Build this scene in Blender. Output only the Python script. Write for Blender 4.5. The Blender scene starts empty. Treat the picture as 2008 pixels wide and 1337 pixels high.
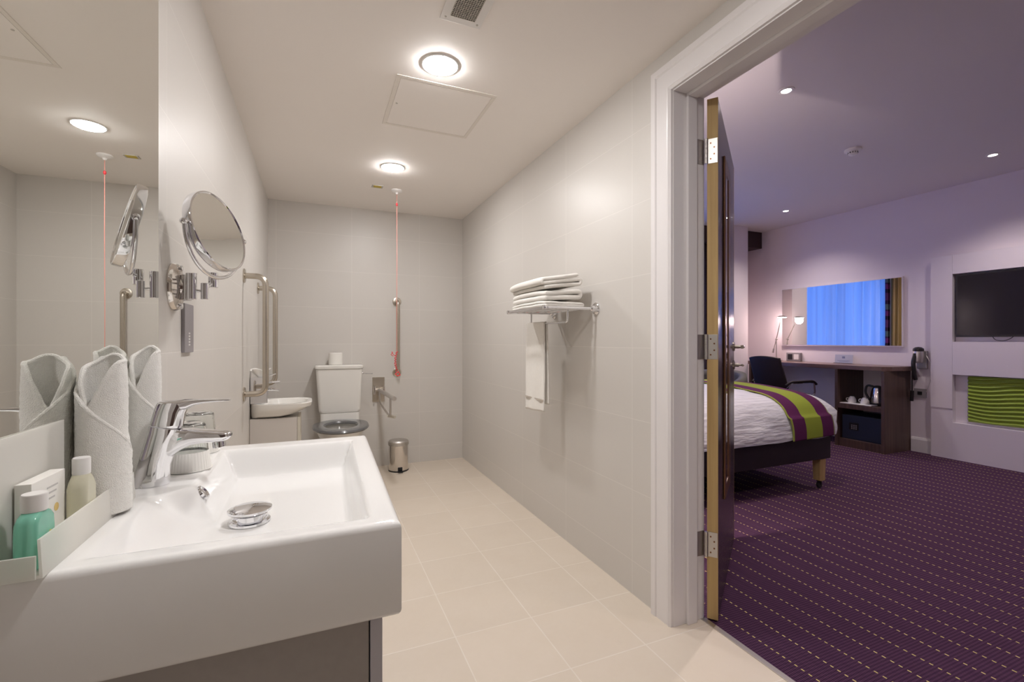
import bpy, bmesh, math, random
from mathutils import Vector, Matrix, noise
random.seed(7)
PI = math.pi
S = bpy.context.scene
COL = S.collection

# ------------------------------------------------------------------ camera
TH = math.atan(384/905)
cam = bpy.data.cameras.new('camera'); camo = bpy.data.objects.new('camera', cam); COL.objects.link(camo)
camo.location = (0, 0, 1.18); camo.rotation_euler = (PI/2, 0, -TH)
cam.sensor_width = 36; cam.lens = 36*905/2008; cam.shift_y = -1.5/2008; cam.clip_start = .02
S.camera = camo
# ------------------------------------------------------------------ view
S.view_settings.view_transform = 'Standard'; S.view_settings.look = 'None'
S.view_settings.gamma = 1; S.view_settings.use_curve_mapping = False
S.view_settings.exposure = 0.05
S.cycles.max_bounces = 10; S.cycles.diffuse_bounces = 6; S.cycles.glossy_bounces = 6
S.cycles.transmission_bounces = 10; S.cycles.transparent_max_bounces = 12
# ------------------------------------------------------------------ world (blue dusk outside the bedroom window)
W = bpy.data.worlds.new('world'); S.world = W; W.use_nodes = True
bg = W.node_tree.nodes['Background']; bg.inputs[0].default_value = (.105, .27, .93, 1); bg.inputs[1].default_value = 2.5
BATH_EMIT = 232.0      # the bathroom's two flush ceiling lights and an added third
ADDED_BEDSIDE = 55.0         # added wall lamps at the bed head, out of view
BED_SPOT = 20.0       # the bedroom's small spots, added ones included

# ------------------------------------------------------------------ helpers
def tag(o, label, cat=None, group=None, kind=None):
    o['label'] = label
    if cat: o['category'] = cat
    if group: o['group'] = group
    if kind: o['kind'] = kind
    return o
def thing(name, label, cat, loc=(0, 0, 0), rz=0, group=None):
    o = bpy.data.objects.new(name, None); COL.objects.link(o); o.empty_display_size = .05
    o.location = loc; o.rotation_euler = (0, 0, rz)
    return tag(o, label, cat, group)
def obj(name, bm, m, parent=None, smooth=True, ang=35, label=None):
    bmesh.ops.recalc_face_normals(bm, faces=bm.faces)
    me = bpy.data.meshes.new(name); bm.to_mesh(me); bm.free()
    o = bpy.data.objects.new(name, me); COL.objects.link(o)
    me.materials.append(m)
    if smooth:
        for p in me.polygons: p.use_smooth = True
        me.set_sharp_from_angle(angle=math.radians(ang))
    if parent: o.parent = parent
    if label: o['label'] = label
    return o
def rebase(o, loc):
    """give a mesh a base point of its own without moving it"""
    loc = Vector(loc); o.data.transform(Matrix.Translation(-loc)); o.location = loc; return o
def dup(root, loc, label, group=None, rz=None):
    r = root.copy(); COL.objects.link(r); r.location = loc; r['label'] = label
    if rz is not None: r.rotation_euler = (0, 0, rz)
    if group: r['group'] = group
    for ch in list(root.children):
        c = ch.copy(); COL.objects.link(c); c.parent = r
        for g in list(ch.children):
            d = g.copy(); COL.objects.link(d); d.parent = c
    return r
B = bmesh.new
def box(bm, x0, x1, y0, y1, z0, z1, bev=0, seg=2):
    vs = [bm.verts.new((x, y, z)) for x in (x0, x1) for y in (y0, y1) for z in (z0, z1)]
    f = [(0,1,3,2),(4,6,7,5),(0,4,5,1),(2,3,7,6),(0,2,6,4),(1,5,7,3)]
    fs = [bm.faces.new([vs[i] for i in q]) for q in f]
    if bev:
        es = list({e for q in fs for e in q.edges})
        bmesh.ops.bevel(bm, geom=es, offset=bev, segments=seg, profile=.5, affect='EDGES')
    return bm
def loft(bm, rings, cap0=True, cap1=True, closed=True):
    R = [[bm.verts.new(p) for p in r] for r in rings]
    n = len(R[0])
    for a, b in zip(R, R[1:]):
        for i in range(n if closed else n-1):
            j = (i+1) % n
            bm.faces.new((a[i], a[j], b[j], b[i]))
    if cap0: bm.faces.new(list(reversed(R[0])))
    if cap1: bm.faces.new(R[-1])
    return R
def basis(d):
    d = Vector(d).normalized()
    u = Vector((0, 0, 1)) if abs(d.z) < .95 else Vector((1, 0, 0))
    a = d.cross(u).normalized(); b = a.cross(d).normalized()
    return a, b, d
def tube(bm, path, r, n=14, closed=False, caps=True):
    P = [Vector(p) for p in path]; N = len(P)
    T = []
    for i in range(N):
        if closed: t = P[(i+1) % N]-P[i-1]
        elif i == 0: t = P[1]-P[0]
        elif i == N-1: t = P[-1]-P[-2]
        else: t = (P[i+1]-P[i]).normalized()+(P[i]-P[i-1]).normalized()
        T.append(t.normalized())
    a, b, _ = basis(T[0]); rings = []
    for i in range(N):
        if i:
            q = T[i-1].rotation_difference(T[i]); a = q @ a; b = q @ b
        rr = r(i/(N-1)) if callable(r) else r
        rings.append([P[i]+a*rr*math.cos(2*PI*k/n)+b*rr*math.sin(2*PI*k/n) for k in range(n)])
    if closed: rings.append(rings[0]); R = loft(bm, rings, False, False); bmesh.ops.remove_doubles(bm, verts=bm.verts, dist=1e-6)
    else: loft(bm, rings, caps, caps)
    return bm
def fillet(path, r, n=6):
    P = [Vector(p) for p in path]; out = [P[0]]
    for i in range(1, len(P)-1):
        a = (P[i-1]-P[i]); b = (P[i+1]-P[i]); rr = min(r, a.length*.49, b.length*.49)
        p0 = P[i]+a.normalized()*rr; p1 = P[i]+b.normalized()*rr
        for k in range(n+1):
            t = k/n; out.append((1-t)**2*p0+2*t*(1-t)*P[i]+t*t*p1)
    out.append(P[-1]); return out
def lathe(bm, prof, loc=(0, 0, 0), axis=(0, 0, 1), n=32, caps=True):
    a, b, d = basis(axis); loc = Vector(loc)
    rings = [[loc+d*z+(a*math.cos(2*PI*k/n)+b*math.sin(2*PI*k/n))*max(r, 1e-4) for k in range(n)] for r, z in prof]
    loft(bm, rings, caps, caps); return bm
def prism(bm, poly, d0, d1, plane='xz'):
    def P(p, d): return {'xz': (p[0], d, p[1]), 'xy': (p[0], p[1], d), 'yz': (d, p[0], p[1])}[plane]
    loft(bm, [[P(p, d0) for p in poly], [P(p, d1) for p in poly]]); return bm
def rrect(x0, x1, y0, y1, r, n=6):
    out = []
    r = min(r, (x1-x0)/2-1e-5, (y1-y0)/2-1e-5)
    for cx, cy, a0 in ((x1-r, y1-r, 0), (x0+r, y1-r, PI/2), (x0+r, y0+r, PI), (x1-r, y0+r, 1.5*PI)):
        for k in range(n+1):
            a = a0+PI/2*k/n; out.append((cx+r*math.cos(a), cy+r*math.sin(a)))
    return out
def sup(cx, cy, rx, ry, p=2.5, n=32):
    out = []
    for k in range(n):
        a = 2*PI*k/n; c, s = math.cos(a), math.sin(a)
        out.append((cx+rx*math.copysign(abs(c)**(2/p), c), cy+ry*math.copysign(abs(s)**(2/p), s)))
    return out
def sheet(bm, f, nu, nv, closed_u=False):
    V = [[bm.verts.new(f(i/nu, j/nv)) for i in range(nu+(0 if closed_u else 1))] for j in range(nv+1)]
    m = len(V[0])
    for j in range(nv):
        for i in range(m if closed_u else m-1):
            k = (i+1) % m
            bm.faces.new((V[j][i], V[j][k], V[j+1][k], V[j+1][i]))
    return V
def solidify(o, t, off=0):
    md = o.modifiers.new('thickness', 'SOLIDIFY'); md.thickness = t; md.offset = off; return o
def subsurf(o, n=1):
    md = o.modifiers.new('smooth', 'SUBSURF'); md.levels = n; md.render_levels = n; return o

# ------------------------------------------------------------------ materials
def newmat(name):
    m = bpy.data.materials.new(name); m.use_nodes = True
    return m, m.node_tree.nodes, m.node_tree.links, m.node_tree.nodes['Principled BSDF']
def mat(name, col, rough=.5, metal=0, spec=.5, coat=0, bump=0, bscale=200, trans=0, ior=1.45, var=0, vscale=5, sheen=0, emit=None, es=0, alpha=1):
    m, N, L, p = newmat(name)
    p.inputs['Base Color'].default_value = (*col, 1); p.inputs['Roughness'].default_value = rough
    p.inputs['Metallic'].default_value = metal; p.inputs['Specular IOR Level'].default_value = spec
    p.inputs['Coat Weight'].default_value = coat; p.inputs['Transmission Weight'].default_value = trans
    p.inputs['IOR'].default_value = ior; p.inputs['Sheen Weight'].default_value = sheen; p.inputs['Alpha'].default_value = alpha
    if emit: p.inputs['Emission Color'].default_value = (*emit, 1); p.inputs['Emission Strength'].default_value = es
    if bump or var:
        tc = N.new('ShaderNodeTexCoord')
    if bump:
        n = N.new('ShaderNodeTexNoise'); n.inputs['Scale'].default_value = bscale; n.inputs['Detail'].default_value = 3
        b = N.new('ShaderNodeBump'); b.inputs['Strength'].default_value = bump; b.inputs['Distance'].default_value = .002
        L.new(tc.outputs['Object'], n.inputs['Vector']); L.new(n.outputs[0], b.inputs['Height']); L.new(b.outputs[0], p.inputs['Normal'])
    if var:
        n = N.new('ShaderNodeTexNoise'); n.inputs['Scale'].default_value = vscale; n.inputs['Detail'].default_value = 4
        mx = N.new('ShaderNodeMix'); mx.data_type = 'RGBA'
        mx.inputs[6].default_value = (*[c*(1-var) for c in col], 1); mx.inputs[7].default_value = (*[min(1, c*(1+var)) for c in col], 1)
        L.new(tc.outputs['Object'], n.inputs['Vector']); L.new(n.outputs[0], mx.inputs[0]); L.new(mx.outputs[2], p.inputs['Base Color'])
    return m
class G:
    """tiny node-graph writer"""
    def __init__(s, m): s.N = m.node_tree.nodes; s.L = m.node_tree.links
    def put(s, sock, v):
        if hasattr(v, 'type') and hasattr(v, 'node'): s.L.new(v, sock)
        else: sock.default_value = v
    def m(s, op, a, b=0.0, c=0.0):
        n = s.N.new('ShaderNodeMath'); n.operation = op
        s.put(n.inputs[0], a); s.put(n.inputs[1], b); s.put(n.inputs[2], c); return n.outputs[0]
    def mix(s, f, a, b):
        n = s.N.new('ShaderNodeMix'); n.data_type = 'RGBA'
        s.put(n.inputs[0], f); s.put(n.inputs[6], a); s.put(n.inputs[7], b); return n.outputs[2]
    def xyz(s, v):
        n = s.N.new('ShaderNodeSeparateXYZ'); s.L.new(v, n.inputs[0]); return n.outputs
    def com(s, x, y, z=0.0):
        n = s.N.new('ShaderNodeCombineXYZ'); s.put(n.inputs[0], x); s.put(n.inputs[1], y); s.put(n.inputs[2], z); return n.outputs[0]
    def noise(s, vec, sc, det=3):
        n = s.N.new('ShaderNodeTexNoise'); n.inputs['Scale'].default_value = sc; n.inputs['Detail'].default_value = det
        s.L.new(vec, n.inputs['Vector']); return n.outputs[0]
    def brick(s, vec, w, h, ms, c1, c2, cm):
        n = s.N.new('ShaderNodeTexBrick'); n.offset = 0; n.squash = 1
        n.inputs['Scale'].default_value = 1; n.inputs['Brick Width'].default_value = w; n.inputs['Row Height'].default_value = h
        n.inputs['Mortar Size'].default_value = ms; n.inputs['Mortar Smooth'].default_value = .3
        n.inputs['Color1'].default_value = c1; n.inputs['Color2'].default_value = c2; n.inputs['Mortar'].default_value = cm
        s.L.new(vec, n.inputs['Vector']); return n
    def obj(s): return s.N.new('ShaderNodeTexCoord').outputs['Object']
    def bump(s, h, st=.3, d=.001):
        n = s.N.new('ShaderNodeBump'); n.inputs['Strength'].default_value = st; n.inputs['Distance'].default_value = d
        s.L.new(h, n.inputs['Height']); return n.outputs[0]
def c4(*c): return (*c, 1)
TILE = (.64, .61, .575)
def wall_tile(name, axis, s0, col=TILE):
    m, N, L, p = newmat(name); g = G(m); x, y, z = g.xyz(g.obj())
    s = x if axis == 'x' else y
    v = g.com(g.m('SUBTRACT', s, s0), g.m('SUBTRACT', z, .155))
    br = g.brick(v, .62, .33, .0016, c4(*[c*.985 for c in col]), c4(*[c*1.01 for c in col]), c4(*[min(1, c*1.15) for c in col]))
    fine = g.noise(g.com(g.m('MULTIPLY', s, 60.0), g.m('MULTIPLY', z, 6.0)), 9)
    fine2 = g.noise(g.com(g.m('MULTIPLY', s, 6.0), g.m('MULTIPLY', z, 60.0)), 9)
    ff = g.m('MULTIPLY', g.m('ADD', fine, fine2), .5)
    c = g.mix(g.m('MULTIPLY', ff, .22), br.outputs[0], c4(*[k*.72 for k in col]))
    L.new(c, p.inputs['Base Color']); p.inputs['Roughness'].default_value = .38
    p.inputs['Specular IOR Level'].default_value = .45
    L.new(g.bump(g.m('SUBTRACT', g.m('MULTIPLY', ff, .12), br.outputs[1]), .25, .0012), p.inputs['Normal'])
    return m
M = {}
M['tile_right'] = wall_tile('wall tile right', 'y', 1.76)
M['tile_left'] = wall_tile('wall tile left', 'y', 2.18-.62*3)
M['tile_back'] = wall_tile('wall tile back', 'x', .301-.62*2)
def floor_tile():
    m, N, L, p = newmat('floor tile'); g = G(m); o = g.obj(); x, y, z = g.xyz(o)
    v = g.com(g.m('SUBTRACT', x, .510-.333*6), g.m('SUBTRACT', y, 1.778-.333*12))
    br = g.brick(v, .333, .333, .0028, c4(.67, .585, .49), c4(.72, .63, .53), c4(.80, .73, .65))
    n1 = g.noise(o, 6, 6); n2 = g.noise(o, 45, 4)
    c = g.mix(g.m('MULTIPLY', g.m('SUBTRACT', n1, .35), .55), br.outputs[0], c4(.60, .50, .385))
    c = g.mix(g.m('MULTIPLY', n2, .18), c, c4(.80, .73, .63))
    L.new(c, p.inputs['Base Color']); p.inputs['Roughness'].default_value = .42
    L.new(g.bump(g.m('SUBTRACT', g.m('MULTIPLY', n2, .2), br.outputs[1]), .35, .0015), p.inputs['Normal'])
    return m
M['floor_tile'] = floor_tile()
def carpet():
    m, N, L, p = newmat('dotted carpet'); g = G(m); o = g.obj(); x, y, z = g.xyz(o)
    lx = g.m('DIVIDE', g.m('SUBTRACT', x, 1.603), .0575)
    li = g.m('FLOOR', lx)
    fx = g.m('ABSOLUTE', g.m('SUBTRACT', g.m('FRACT', g.m('DIVIDE', g.m('SUBTRACT', x, 1.603), .115)), .5))
    cell = g.m('FLOOR', g.m('ADD', g.m('DIVIDE', g.m('SUBTRACT', x, 1.603), .115), .5))
    jit = g.m('FRACT', g.m('MULTIPLY', g.m('SINE', g.m('MULTIPLY', cell, 12.9898)), 43758.5))
    run = g.noise(g.com(g.m('MULTIPLY', cell, 3.7), g.m('MULTIPLY', y, 5.0)), 1.0, 1)
    yy = g.m('ADD', g.m('DIVIDE', y, .026), g.m('ADD', g.m('MULTIPLY', jit, 3.0), g.m('MULTIPLY', run, 1.2)))
    dash = g.m('LESS_THAN', g.m('FRACT', yy), .46)
    dot = g.m('MULTIPLY', g.m('GREATER_THAN', fx, .5-.0028/.115), dash)
    rib = g.m('SINE', g.m('MULTIPLY', x, 2*PI/.0092)); wv = g.m('SINE', g.m('MULTIPLY', y, 2*PI/.012))
    t = g.m('ADD', .5, g.m('MULTIPLY', g.m('ADD', rib, g.m('MULTIPLY', wv, .6)), .31))
    streak = g.noise(g.com(g.m('MULTIPLY', x, 60.0), g.m('MULTIPLY', y, 2.0)), 1.0, 3)
    base = g.mix(streak, c4(.080, .035, .080), c4(.155, .070, .130))
    c = g.mix(t, c4(.016, .006, .022), base)
    c = g.mix(dot, c, c4(.62, .50, .20))
    L.new(c, p.inputs['Base Color']); p.inputs['Roughness'].default_value = .95; p.inputs['Specular IOR Level'].default_value = .1
    L.new(g.bump(t, .6, .003), p.inputs['Normal'])
    return m
M['carpet'] = carpet()
def wood(name, c1, c2, axis='z', rough=.4, sc=1.0):
    m, N, L, p = newmat(name); g = G(m); x, y, z = g.xyz(g.obj())
    k = {'x': (1.5, 40, 40), 'y': (40, 1.5, 40), 'z': (40, 40, 1.5)}[axis]
    v = g.com(g.m('MULTIPLY', x, k[0]*sc), g.m('MULTIPLY', y, k[1]*sc), g.m('MULTIPLY', z, k[2]*sc))
    n = g.noise(v, 1.0, 4); c = g.mix(g.m('MULTIPLY', g.m('SUBTRACT', n, .28), 2.2), c4(*c1), c4(*c2))
    L.new(c, p.inputs['Base Color']); p.inputs['Roughness'].default_value = rough
    return m
M['oak'] = wood('oak edge', (.40, .26, .105), (.56, .39, .17), 'z', .65)
M['walnut'] = wood('dark walnut', (.055, .030, .026), (.115, .066, .052), 'z')
M['walnut_top'] = wood('walnut desk top', (.13, .075, .065), (.20, .12, .10), 'y', .3)
M['door_face'] = wood('dark glossy door veneer', (.045, .026, .040), (.075, .045, .060), 'z', .27)
M['bronze'] = mat('bronze frame', (.20, .095, .045), .30, .6)
M['ceil'] = mat('bathroom ceiling paint', (.87, .825, .785), .75)
M['ceil_bed'] = mat('bedroom ceiling paint', (.72, .68, .68), .75)
M['paint_bed'] = mat('bedroom wall paint', (.76, .70, .74), .7, bump=.04, bscale=400)
M['gloss_white'] = mat('white gloss woodwork', (.76, .73, .73), .32)
M['panel_white'] = mat('white panel', (.72, .67, .72), .4)
M['ceramic'] = mat('white ceramic', (.86, .85, .84), .07, coat=.4)
M['ceramic2'] = mat('toilet ceramic', (.80, .78, .74), .12, coat=.3)
M['chrome'] = mat('polished chrome', (.80, .80, .82), .05, 1)
M['nickel'] = mat('brushed nickel', (.56, .51, .44), .26, 1)
M['steel'] = mat('satin steel', (.58, .55, .52), .42, 1)
M['steel_shiny'] = mat('mirror steel', (.70, .66, .62), .12, 1)
M['mirror'] = mat('mirror silver', (.86, .87, .84), .0, 1)
M['mirror_edge'] = mat('mirror edge', (.16, .17, .16), .3)
M['towel'] = mat('white terry', (.84, .81, .76), .95, bump=1.0, bscale=420, sheen=.3, var=.04, vscale=60, spec=.1)
M['towel_roll'] = mat('white terry rolled', (.86, .84, .80), .95, bump=1.0, bscale=600, sheen=.3, var=.06, vscale=90, spec=.1)
M['towel_band'] = mat('grey woven band', (.52, .47, .42), .9)
M['white_plastic'] = mat('white plastic', (.80, .78, .76), .35)
M['paper'] = mat('white paper', (.84, .82, .78), .8)
M['grey_plastic'] = mat('grey plastic', (.27, .25, .26), .45)
M['grey_seat'] = mat('grey toilet seat', (.125, .125, .128), .22, coat=.3)
M['black_plastic'] = mat('black plastic', (.015, .014, .016), .35)
M['black_leather'] = mat('black leather', (.022, .014, .017), .6, spec=.3)
M['red'] = mat('red cord', (.75, .06, .07), .6)
M['cord'] = mat('faded red cord', (.80, .30, .25), .6)
M['cabinet'] = mat('grey textured laminate', (.36, .33, .31), .5, var=.06, vscale=80)
M['cabinet_edge'] = mat('pale laminate edge', (.52, .50, .54), .4)
M['boxing'] = mat('pale laminate cabinet', (.62, .58, .54), .45)
M['glass'] = mat('clear glass', (.97, .99, .98), 0, trans=1, ior=1.45)
M['win_glass'] = mat('window glass', (1, 1, 1), 0, trans=1, ior=1.02)
M['clear_bottle'] = mat('clear liquid bottle', (.90, .87, .70), .15, trans=.45, ior=1.2)
M['green_bottle'] = mat('green gel', (.33, .76, .60), .15, trans=.45, ior=1.33)
M['grille'] = mat('grille', (.50, .47, .42), .5)
M['grille_dark'] = mat('grille void', (.05, .045, .04), .8)
M['yellow'] = mat('yellow label', (.55, .42, .05), .5)
M['sheet'] = None
M['bedbase'] = mat('dark faux leather base', (.022, .014, .020), .45)
M['tv'] = mat('tv screen', (.012, .010, .014), .16, spec=.3)
M['safe'] = mat('dark blue steel', (.022, .030, .058), .45)
M['lamp_on'] = mat('diffuser', (1, 1, 1), .4, emit=(1.0, .978, .972), es=BATH_EMIT)
M['spot_on'] = mat('spot glass', (1, 1, 1), .4, emit=(1.0, .88, .84), es=BED_SPOT)
M['desk_on'] = mat('lamp bulb', (1, 1, 1), .4, emit=(1.0, .76, .70), es=26)
M['armchair'] = mat('olive grey fabric', (.16, .15, .13), .9)
M['pale_card'] = mat('pale card', (.45, .46, .56), .5)
M['brown'] = mat('dark brown pelmet', (.045, .022, .022), .6)
M['cream'] = mat('cream socket cover', (.62, .58, .5), .5)
def frosted():
    m, N, L, p = newmat('frosted acrylic')
    p.inputs['Base Color'].default_value = (.95, .93, .90, 1); p.inputs['Roughness'].default_value = .35
    t = N.new('ShaderNodeBsdfTranslucent'); t.inputs[0].default_value = (.95, .93, .89, 1)
    tr = N.new('ShaderNodeBsdfTransparent'); tr.inputs[0].default_value = (.98, 1, .98, 1)
    a = N.new('ShaderNodeMixShader'); a.inputs[0].default_value = .4
    b = N.new('ShaderNodeMixShader'); b.inputs[0].default_value = .22
    L.new(p.outputs[0], a.inputs[1]); L.new(t.outputs[0], a.inputs[2]); L.new(a.outputs[0], b.inputs[1]); L.new(tr.outputs[0], b.inputs[2])
    L.new(b.outputs[0], N['Material Output'].inputs[0]); return m
M['frosted'] = frosted()
def sheer():
    m, N, L, p = newmat('sheer voile'); g = G(m); x, y, z = g.xyz(g.obj())
    n = g.noise(g.com(g.m('MULTIPLY', x, 9.0), 0.0, g.m('MULTIPLY', z, .35)), 1.0, 3)  # shading of the folds is put into the colour, as upright streaks
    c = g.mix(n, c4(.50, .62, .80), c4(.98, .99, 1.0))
    d = N.new('ShaderNodeBsdfDiffuse'); t = N.new('ShaderNodeBsdfTranslucent'); tr = N.new('ShaderNodeBsdfTransparent')
    L.new(c, d.inputs[0]); L.new(c, t.inputs[0]); tr.inputs[0].default_value = (.9, .95, 1, 1)
    a = N.new('ShaderNodeMixShader'); a.inputs[0].default_value = .6
    b = N.new('ShaderNodeMixShader'); b.inputs[0].default_value = .10
    L.new(d.outputs[0], a.inputs[1]); L.new(t.outputs[0], a.inputs[2]); L.new(a.outputs[0], b.inputs[1]); L.new(tr.outputs[0], b.inputs[2])
    L.new(b.outputs[0], N['Material Output'].inputs[0]); return m
M['sheer'] = sheer()
def ramp_mat(name, axis, stops, rough=.85, period=None, off=0):
    """bands of cloth colour along one axis of the object"""
    m, N, L, p = newmat(name); g = G(m); o = g.xyz(g.obj()); s = o['xyz'.index(axis)]
    s = g.m('SUBTRACT', s, off)
    if period: s = g.m('FRACT', g.m('DIVIDE', s, period))
    r = N.new('ShaderNodeValToRGB'); r.color_ramp.interpolation = 'CONSTANT'
    e = r.color_ramp.elements
    while len(e) < len(stops): e.new(.5)
    for k, (pos, c) in enumerate(stops): e[k].position = pos; e[k].color = c4(*c)
    L.new(s, r.inputs[0]); L.new(r.outputs[0], p.inputs['Base Color']); p.inputs['Roughness'].default_value = rough
    p.inputs['Specular IOR Level'].default_value = .15
    return m
LIME = (.31, .38, .05); PURP = (.115, .022, .09)
M['runner'] = ramp_mat('purple and lime runner', 'x', [(0, (.30, .28, .10)), (.012, PURP), (.155, LIME), (.325, PURP), (.462, (.30, .28, .10))], off=3.295)
M['stripe_curtain'] = ramp_mat('striped curtain', 'z', [(0, (.10, .03, .12)), (.28, (.02, .01, .03)), (.42, (.16, .03, .16)), (.6, (.05, .02, .06)), (.66, (.10, .14, .16)), (.86, (.03, .012, .04))], period=.46)
def gold():
    m, N, L, p = newmat('gold curtain'); g = G(m); x, y, z = g.xyz(g.obj())
    n = g.noise(g.com(g.m('MULTIPLY', x, 30.0), 0.0, 0.0), 1.0, 2)  # vertical folds are put into the colour, dark to bright gold
    L.new(g.mix(g.m('MULTIPLY', g.m('SUBTRACT', n, .3), 2.2), c4(.17, .11, .05), c4(.46, .32, .10)), p.inputs['Base Color'])
    p.inputs['Roughness'].default_value = .6; return m
M['gold'] = gold()
def duvetm():
    m, N, L, p = newmat('white satin stripe duvet'); g = G(m); x, y, z = g.xyz(g.obj())
    w = g.m('ADD', .5, g.m('MULTIPLY', g.m('SINE', g.m('MULTIPLY', g.m('ADD', y, z), 2*PI/.045)), .5))
    L.new(g.mix(w, c4(.70, .70, .75), c4(.80, .80, .84)), p.inputs['Base Color']); p.inputs['Roughness'].default_value = .6
    n = g.noise(g.com(g.m('MULTIPLY', x, 1.0), g.m('MULTIPLY', y, 2.5), g.m('MULTIPLY', z, 5.0)), 6, 3)
    L.new(g.bump(n, .5, .03), p.inputs['Normal']); return m
M['duvet'] = duvetm()

def struct(name, bm, m, label, smooth=False):
    return tag(obj(name, bm, m, None, smooth), label, 'room', None, 'structure')

# ================================================================== THE ROOM SHELL
XL, XR, XB, XF = -.383, 1.355, 1.51, 5.87        # bathroom left/right faces, bedroom left/far faces
YB, ZC, ZCB = 4.47, 2.396, 2.72
Y0, YW = -.95, 4.95                              # wall behind the camera, bedroom window wall
DY0, DY1, DZ = .38, 1.516, 2.235                 # door opening in the wall
struct('floor', box(B(), XL-.1, XB-.012, Y0-.1, YB+.1, -.08, 0), M['floor_tile'], 'cream square tiled bathroom floor')
struct('floor_bedroom', box(B(), XB+.012, XF+.1, Y0-1.1, YW+.3, -.08, 0), M['carpet'], 'dark purple bedroom carpet with rows of yellow dashes')
struct('ceiling', box(B(), XL-.1, XR, Y0-.1, YB+.1, ZC, ZC+.08), M['ceil'], 'plain off-white bathroom ceiling')
struct('ceiling_bedroom', box(B(), XB, XF+.1, Y0-1.1, YW+.3, ZCB, ZCB+.08), M['ceil_bed'], 'plain bedroom ceiling in mauve light')
struct('wall_left', box(B(), XL-.1, XL, Y0, YB, 0, ZC), M['tile_left'], 'grey tiled wall behind mirror and grab rails')
struct('wall_back', box(B(), XL-.1, XR, YB, YB+.1, 0, ZC), M['tile_back'], 'grey tiled wall behind the toilet')
struct('wall_front', box(B(), XL-.1, XR, Y0-.1, Y0, 0, ZC), M['tile_back'], 'tiled wall behind the camera')
bm = B()
xm = XB-.012
box(bm, XR, xm, DY1, YB+.1, 0, ZCB); box(bm, XR, xm, Y0-.1, DY0, 0, ZCB); box(bm, XR, xm, DY0, DY1, DZ, ZCB)
struct('wall_right', bm, M['tile_right'], 'grey tiled wall with towel rack, beside the doorway')
bm = B()
box(bm, xm, XB, DY1, YW+.2, 0, ZCB); box(bm, xm, XB, Y0-1.1, DY0, 0, ZCB); box(bm, xm, XB, DY0, DY1, DZ, ZCB)
struct('wall_bedroom_left', bm, M['paint_bed'], 'painted bedroom side of the doorway wall')
struct('wall_bedroom_right', box(B(), XF, XF+.1, Y0-1.1, YW+.3, 0, ZCB), M['paint_bed'], 'pale mauve bedroom wall behind desk and wall mirror')
struct('wall_bedroom_front', box(B(), XB, XF, Y0-1.1, Y0-1.0, 0, ZCB), M['paint_bed'], 'painted bedroom wall out of view on the near side')
WX0, WX1, WZ0, WZ1 = 2.35, 5.15, .25, 2.42
bm = B()
box(bm, XB, WX0, YW, YW+.2, 0, ZCB); box(bm, WX1, XF, YW, YW+.2, 0, ZCB)
box(bm, WX0, WX1, YW, YW+.2, 0, WZ0); box(bm, WX0, WX1, YW, YW+.2, WZ1, ZCB)
struct('wall_bedroom_back', bm, M['paint_bed'], 'bedroom wall with the large window')
struct('wall_column', box(B(), 5.08, 5.40, 4.52, YW, 0, ZCB), M['paint_bed'], 'narrow pale wall column beside the open door')
# window_1
w = thing('window_1', 'large bedroom window behind blue-lit voile', 'window', (3.75, YW+.1, WZ0)); w['kind'] = 'structure'
bm = B()
for x0, x1, z0, z1 in ((-1.4, -1.34, 0, 2.17), (1.34, 1.4, 0, 2.17), (-.03, .03, .06, 2.11), (-1.34, 1.34, 0, .06), (-1.34, 1.34, 2.11, 2.17)):
    box(bm, x0, x1, -.03, .03, z0, z1)
obj('window_frame', bm, M['gloss_white'], w, False)
obj('pane', box(B(), -1.34, -.03, -.004, .004, .06, 2.11), M['win_glass'], w, False)
obj('pane', box(B(), .03, 1.34, -.004, .004, .06, 2.11), M['win_glass'], w, False)
# baseboard
bm = B(); prism(bm, [(XF, .0), (XF-.018, .0), (XF-.018, .13), (XF-.010, .15), (XF, .155)], 2.69, 2.875)
struct('baseboard_right', bm, M['gloss_white'], 'short white baseboard between desk and television wall')
# doorway lining and architrave
LY = 1.486                                       # visible face of the far lining
bm = B()
box(bm, XR-.004, XB+.004, LY, DY1, 0, DZ, .002); box(bm, XR-.004, XB+.004, DY0, DY0+.03, 0, DZ, .002)
box(bm, XR-.004, XB+.004, DY0+.03, LY, DZ-.03, DZ, .002)
for y0, y1, z0, z1 in ((LY-.014, LY, 0, DZ-.03), (DY0+.03, DY0+.044, 0, DZ-.03), (DY0+.044, LY-.014, DZ-.044, DZ-.03)):
    box(bm, XR+.062, XR+.112, y0, y1, z0, z1, .003)
struct('trim_1', bm, M['gloss_white'], 'white door lining with stop strip around the doorway', True)
bm = B()
def arch(bm, x, sx, y_in, y_out, zi, zo, far=True):
    prof = [(0, 0), (.013, 0), (.020, .012), (.016, .018), (.018, .024), (.018, .085), (.023, .092), (.023, .118), (.019, .122), (0, .122)]
    k = abs(y_out-y_in)/.122
    R = []
    sg = 1 if y_out > y_in else -1
    R.append([(x+sx*d, y_in+sg*w_*k, 0) for d, w_ in prof])
    R.append([(x+sx*d, y_in+sg*w_*k, zi+w_*k) for d, w_ in prof])
    oy_in, osg = (DY0+.024, -1)
    R.append([(x+sx*d, oy_in+osg*w_*k, zi+w_*k) for d, w_ in prof])
    R.append([(x+sx*d, oy_in+osg*w_*k, 0) for d, w_ in prof])
    loft(bm, R)
arch(bm, XR, -1, LY+.004, LY+.120, DZ-.024, DZ+.09)
struct('trim_2', bm, M['gloss_white'], 'white moulded architrave around the doorway on the tiled side', True)
bm = B(); arch(bm, XB, 1, LY+.006, LY+.10, DZ-.024, DZ+.09)
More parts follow.
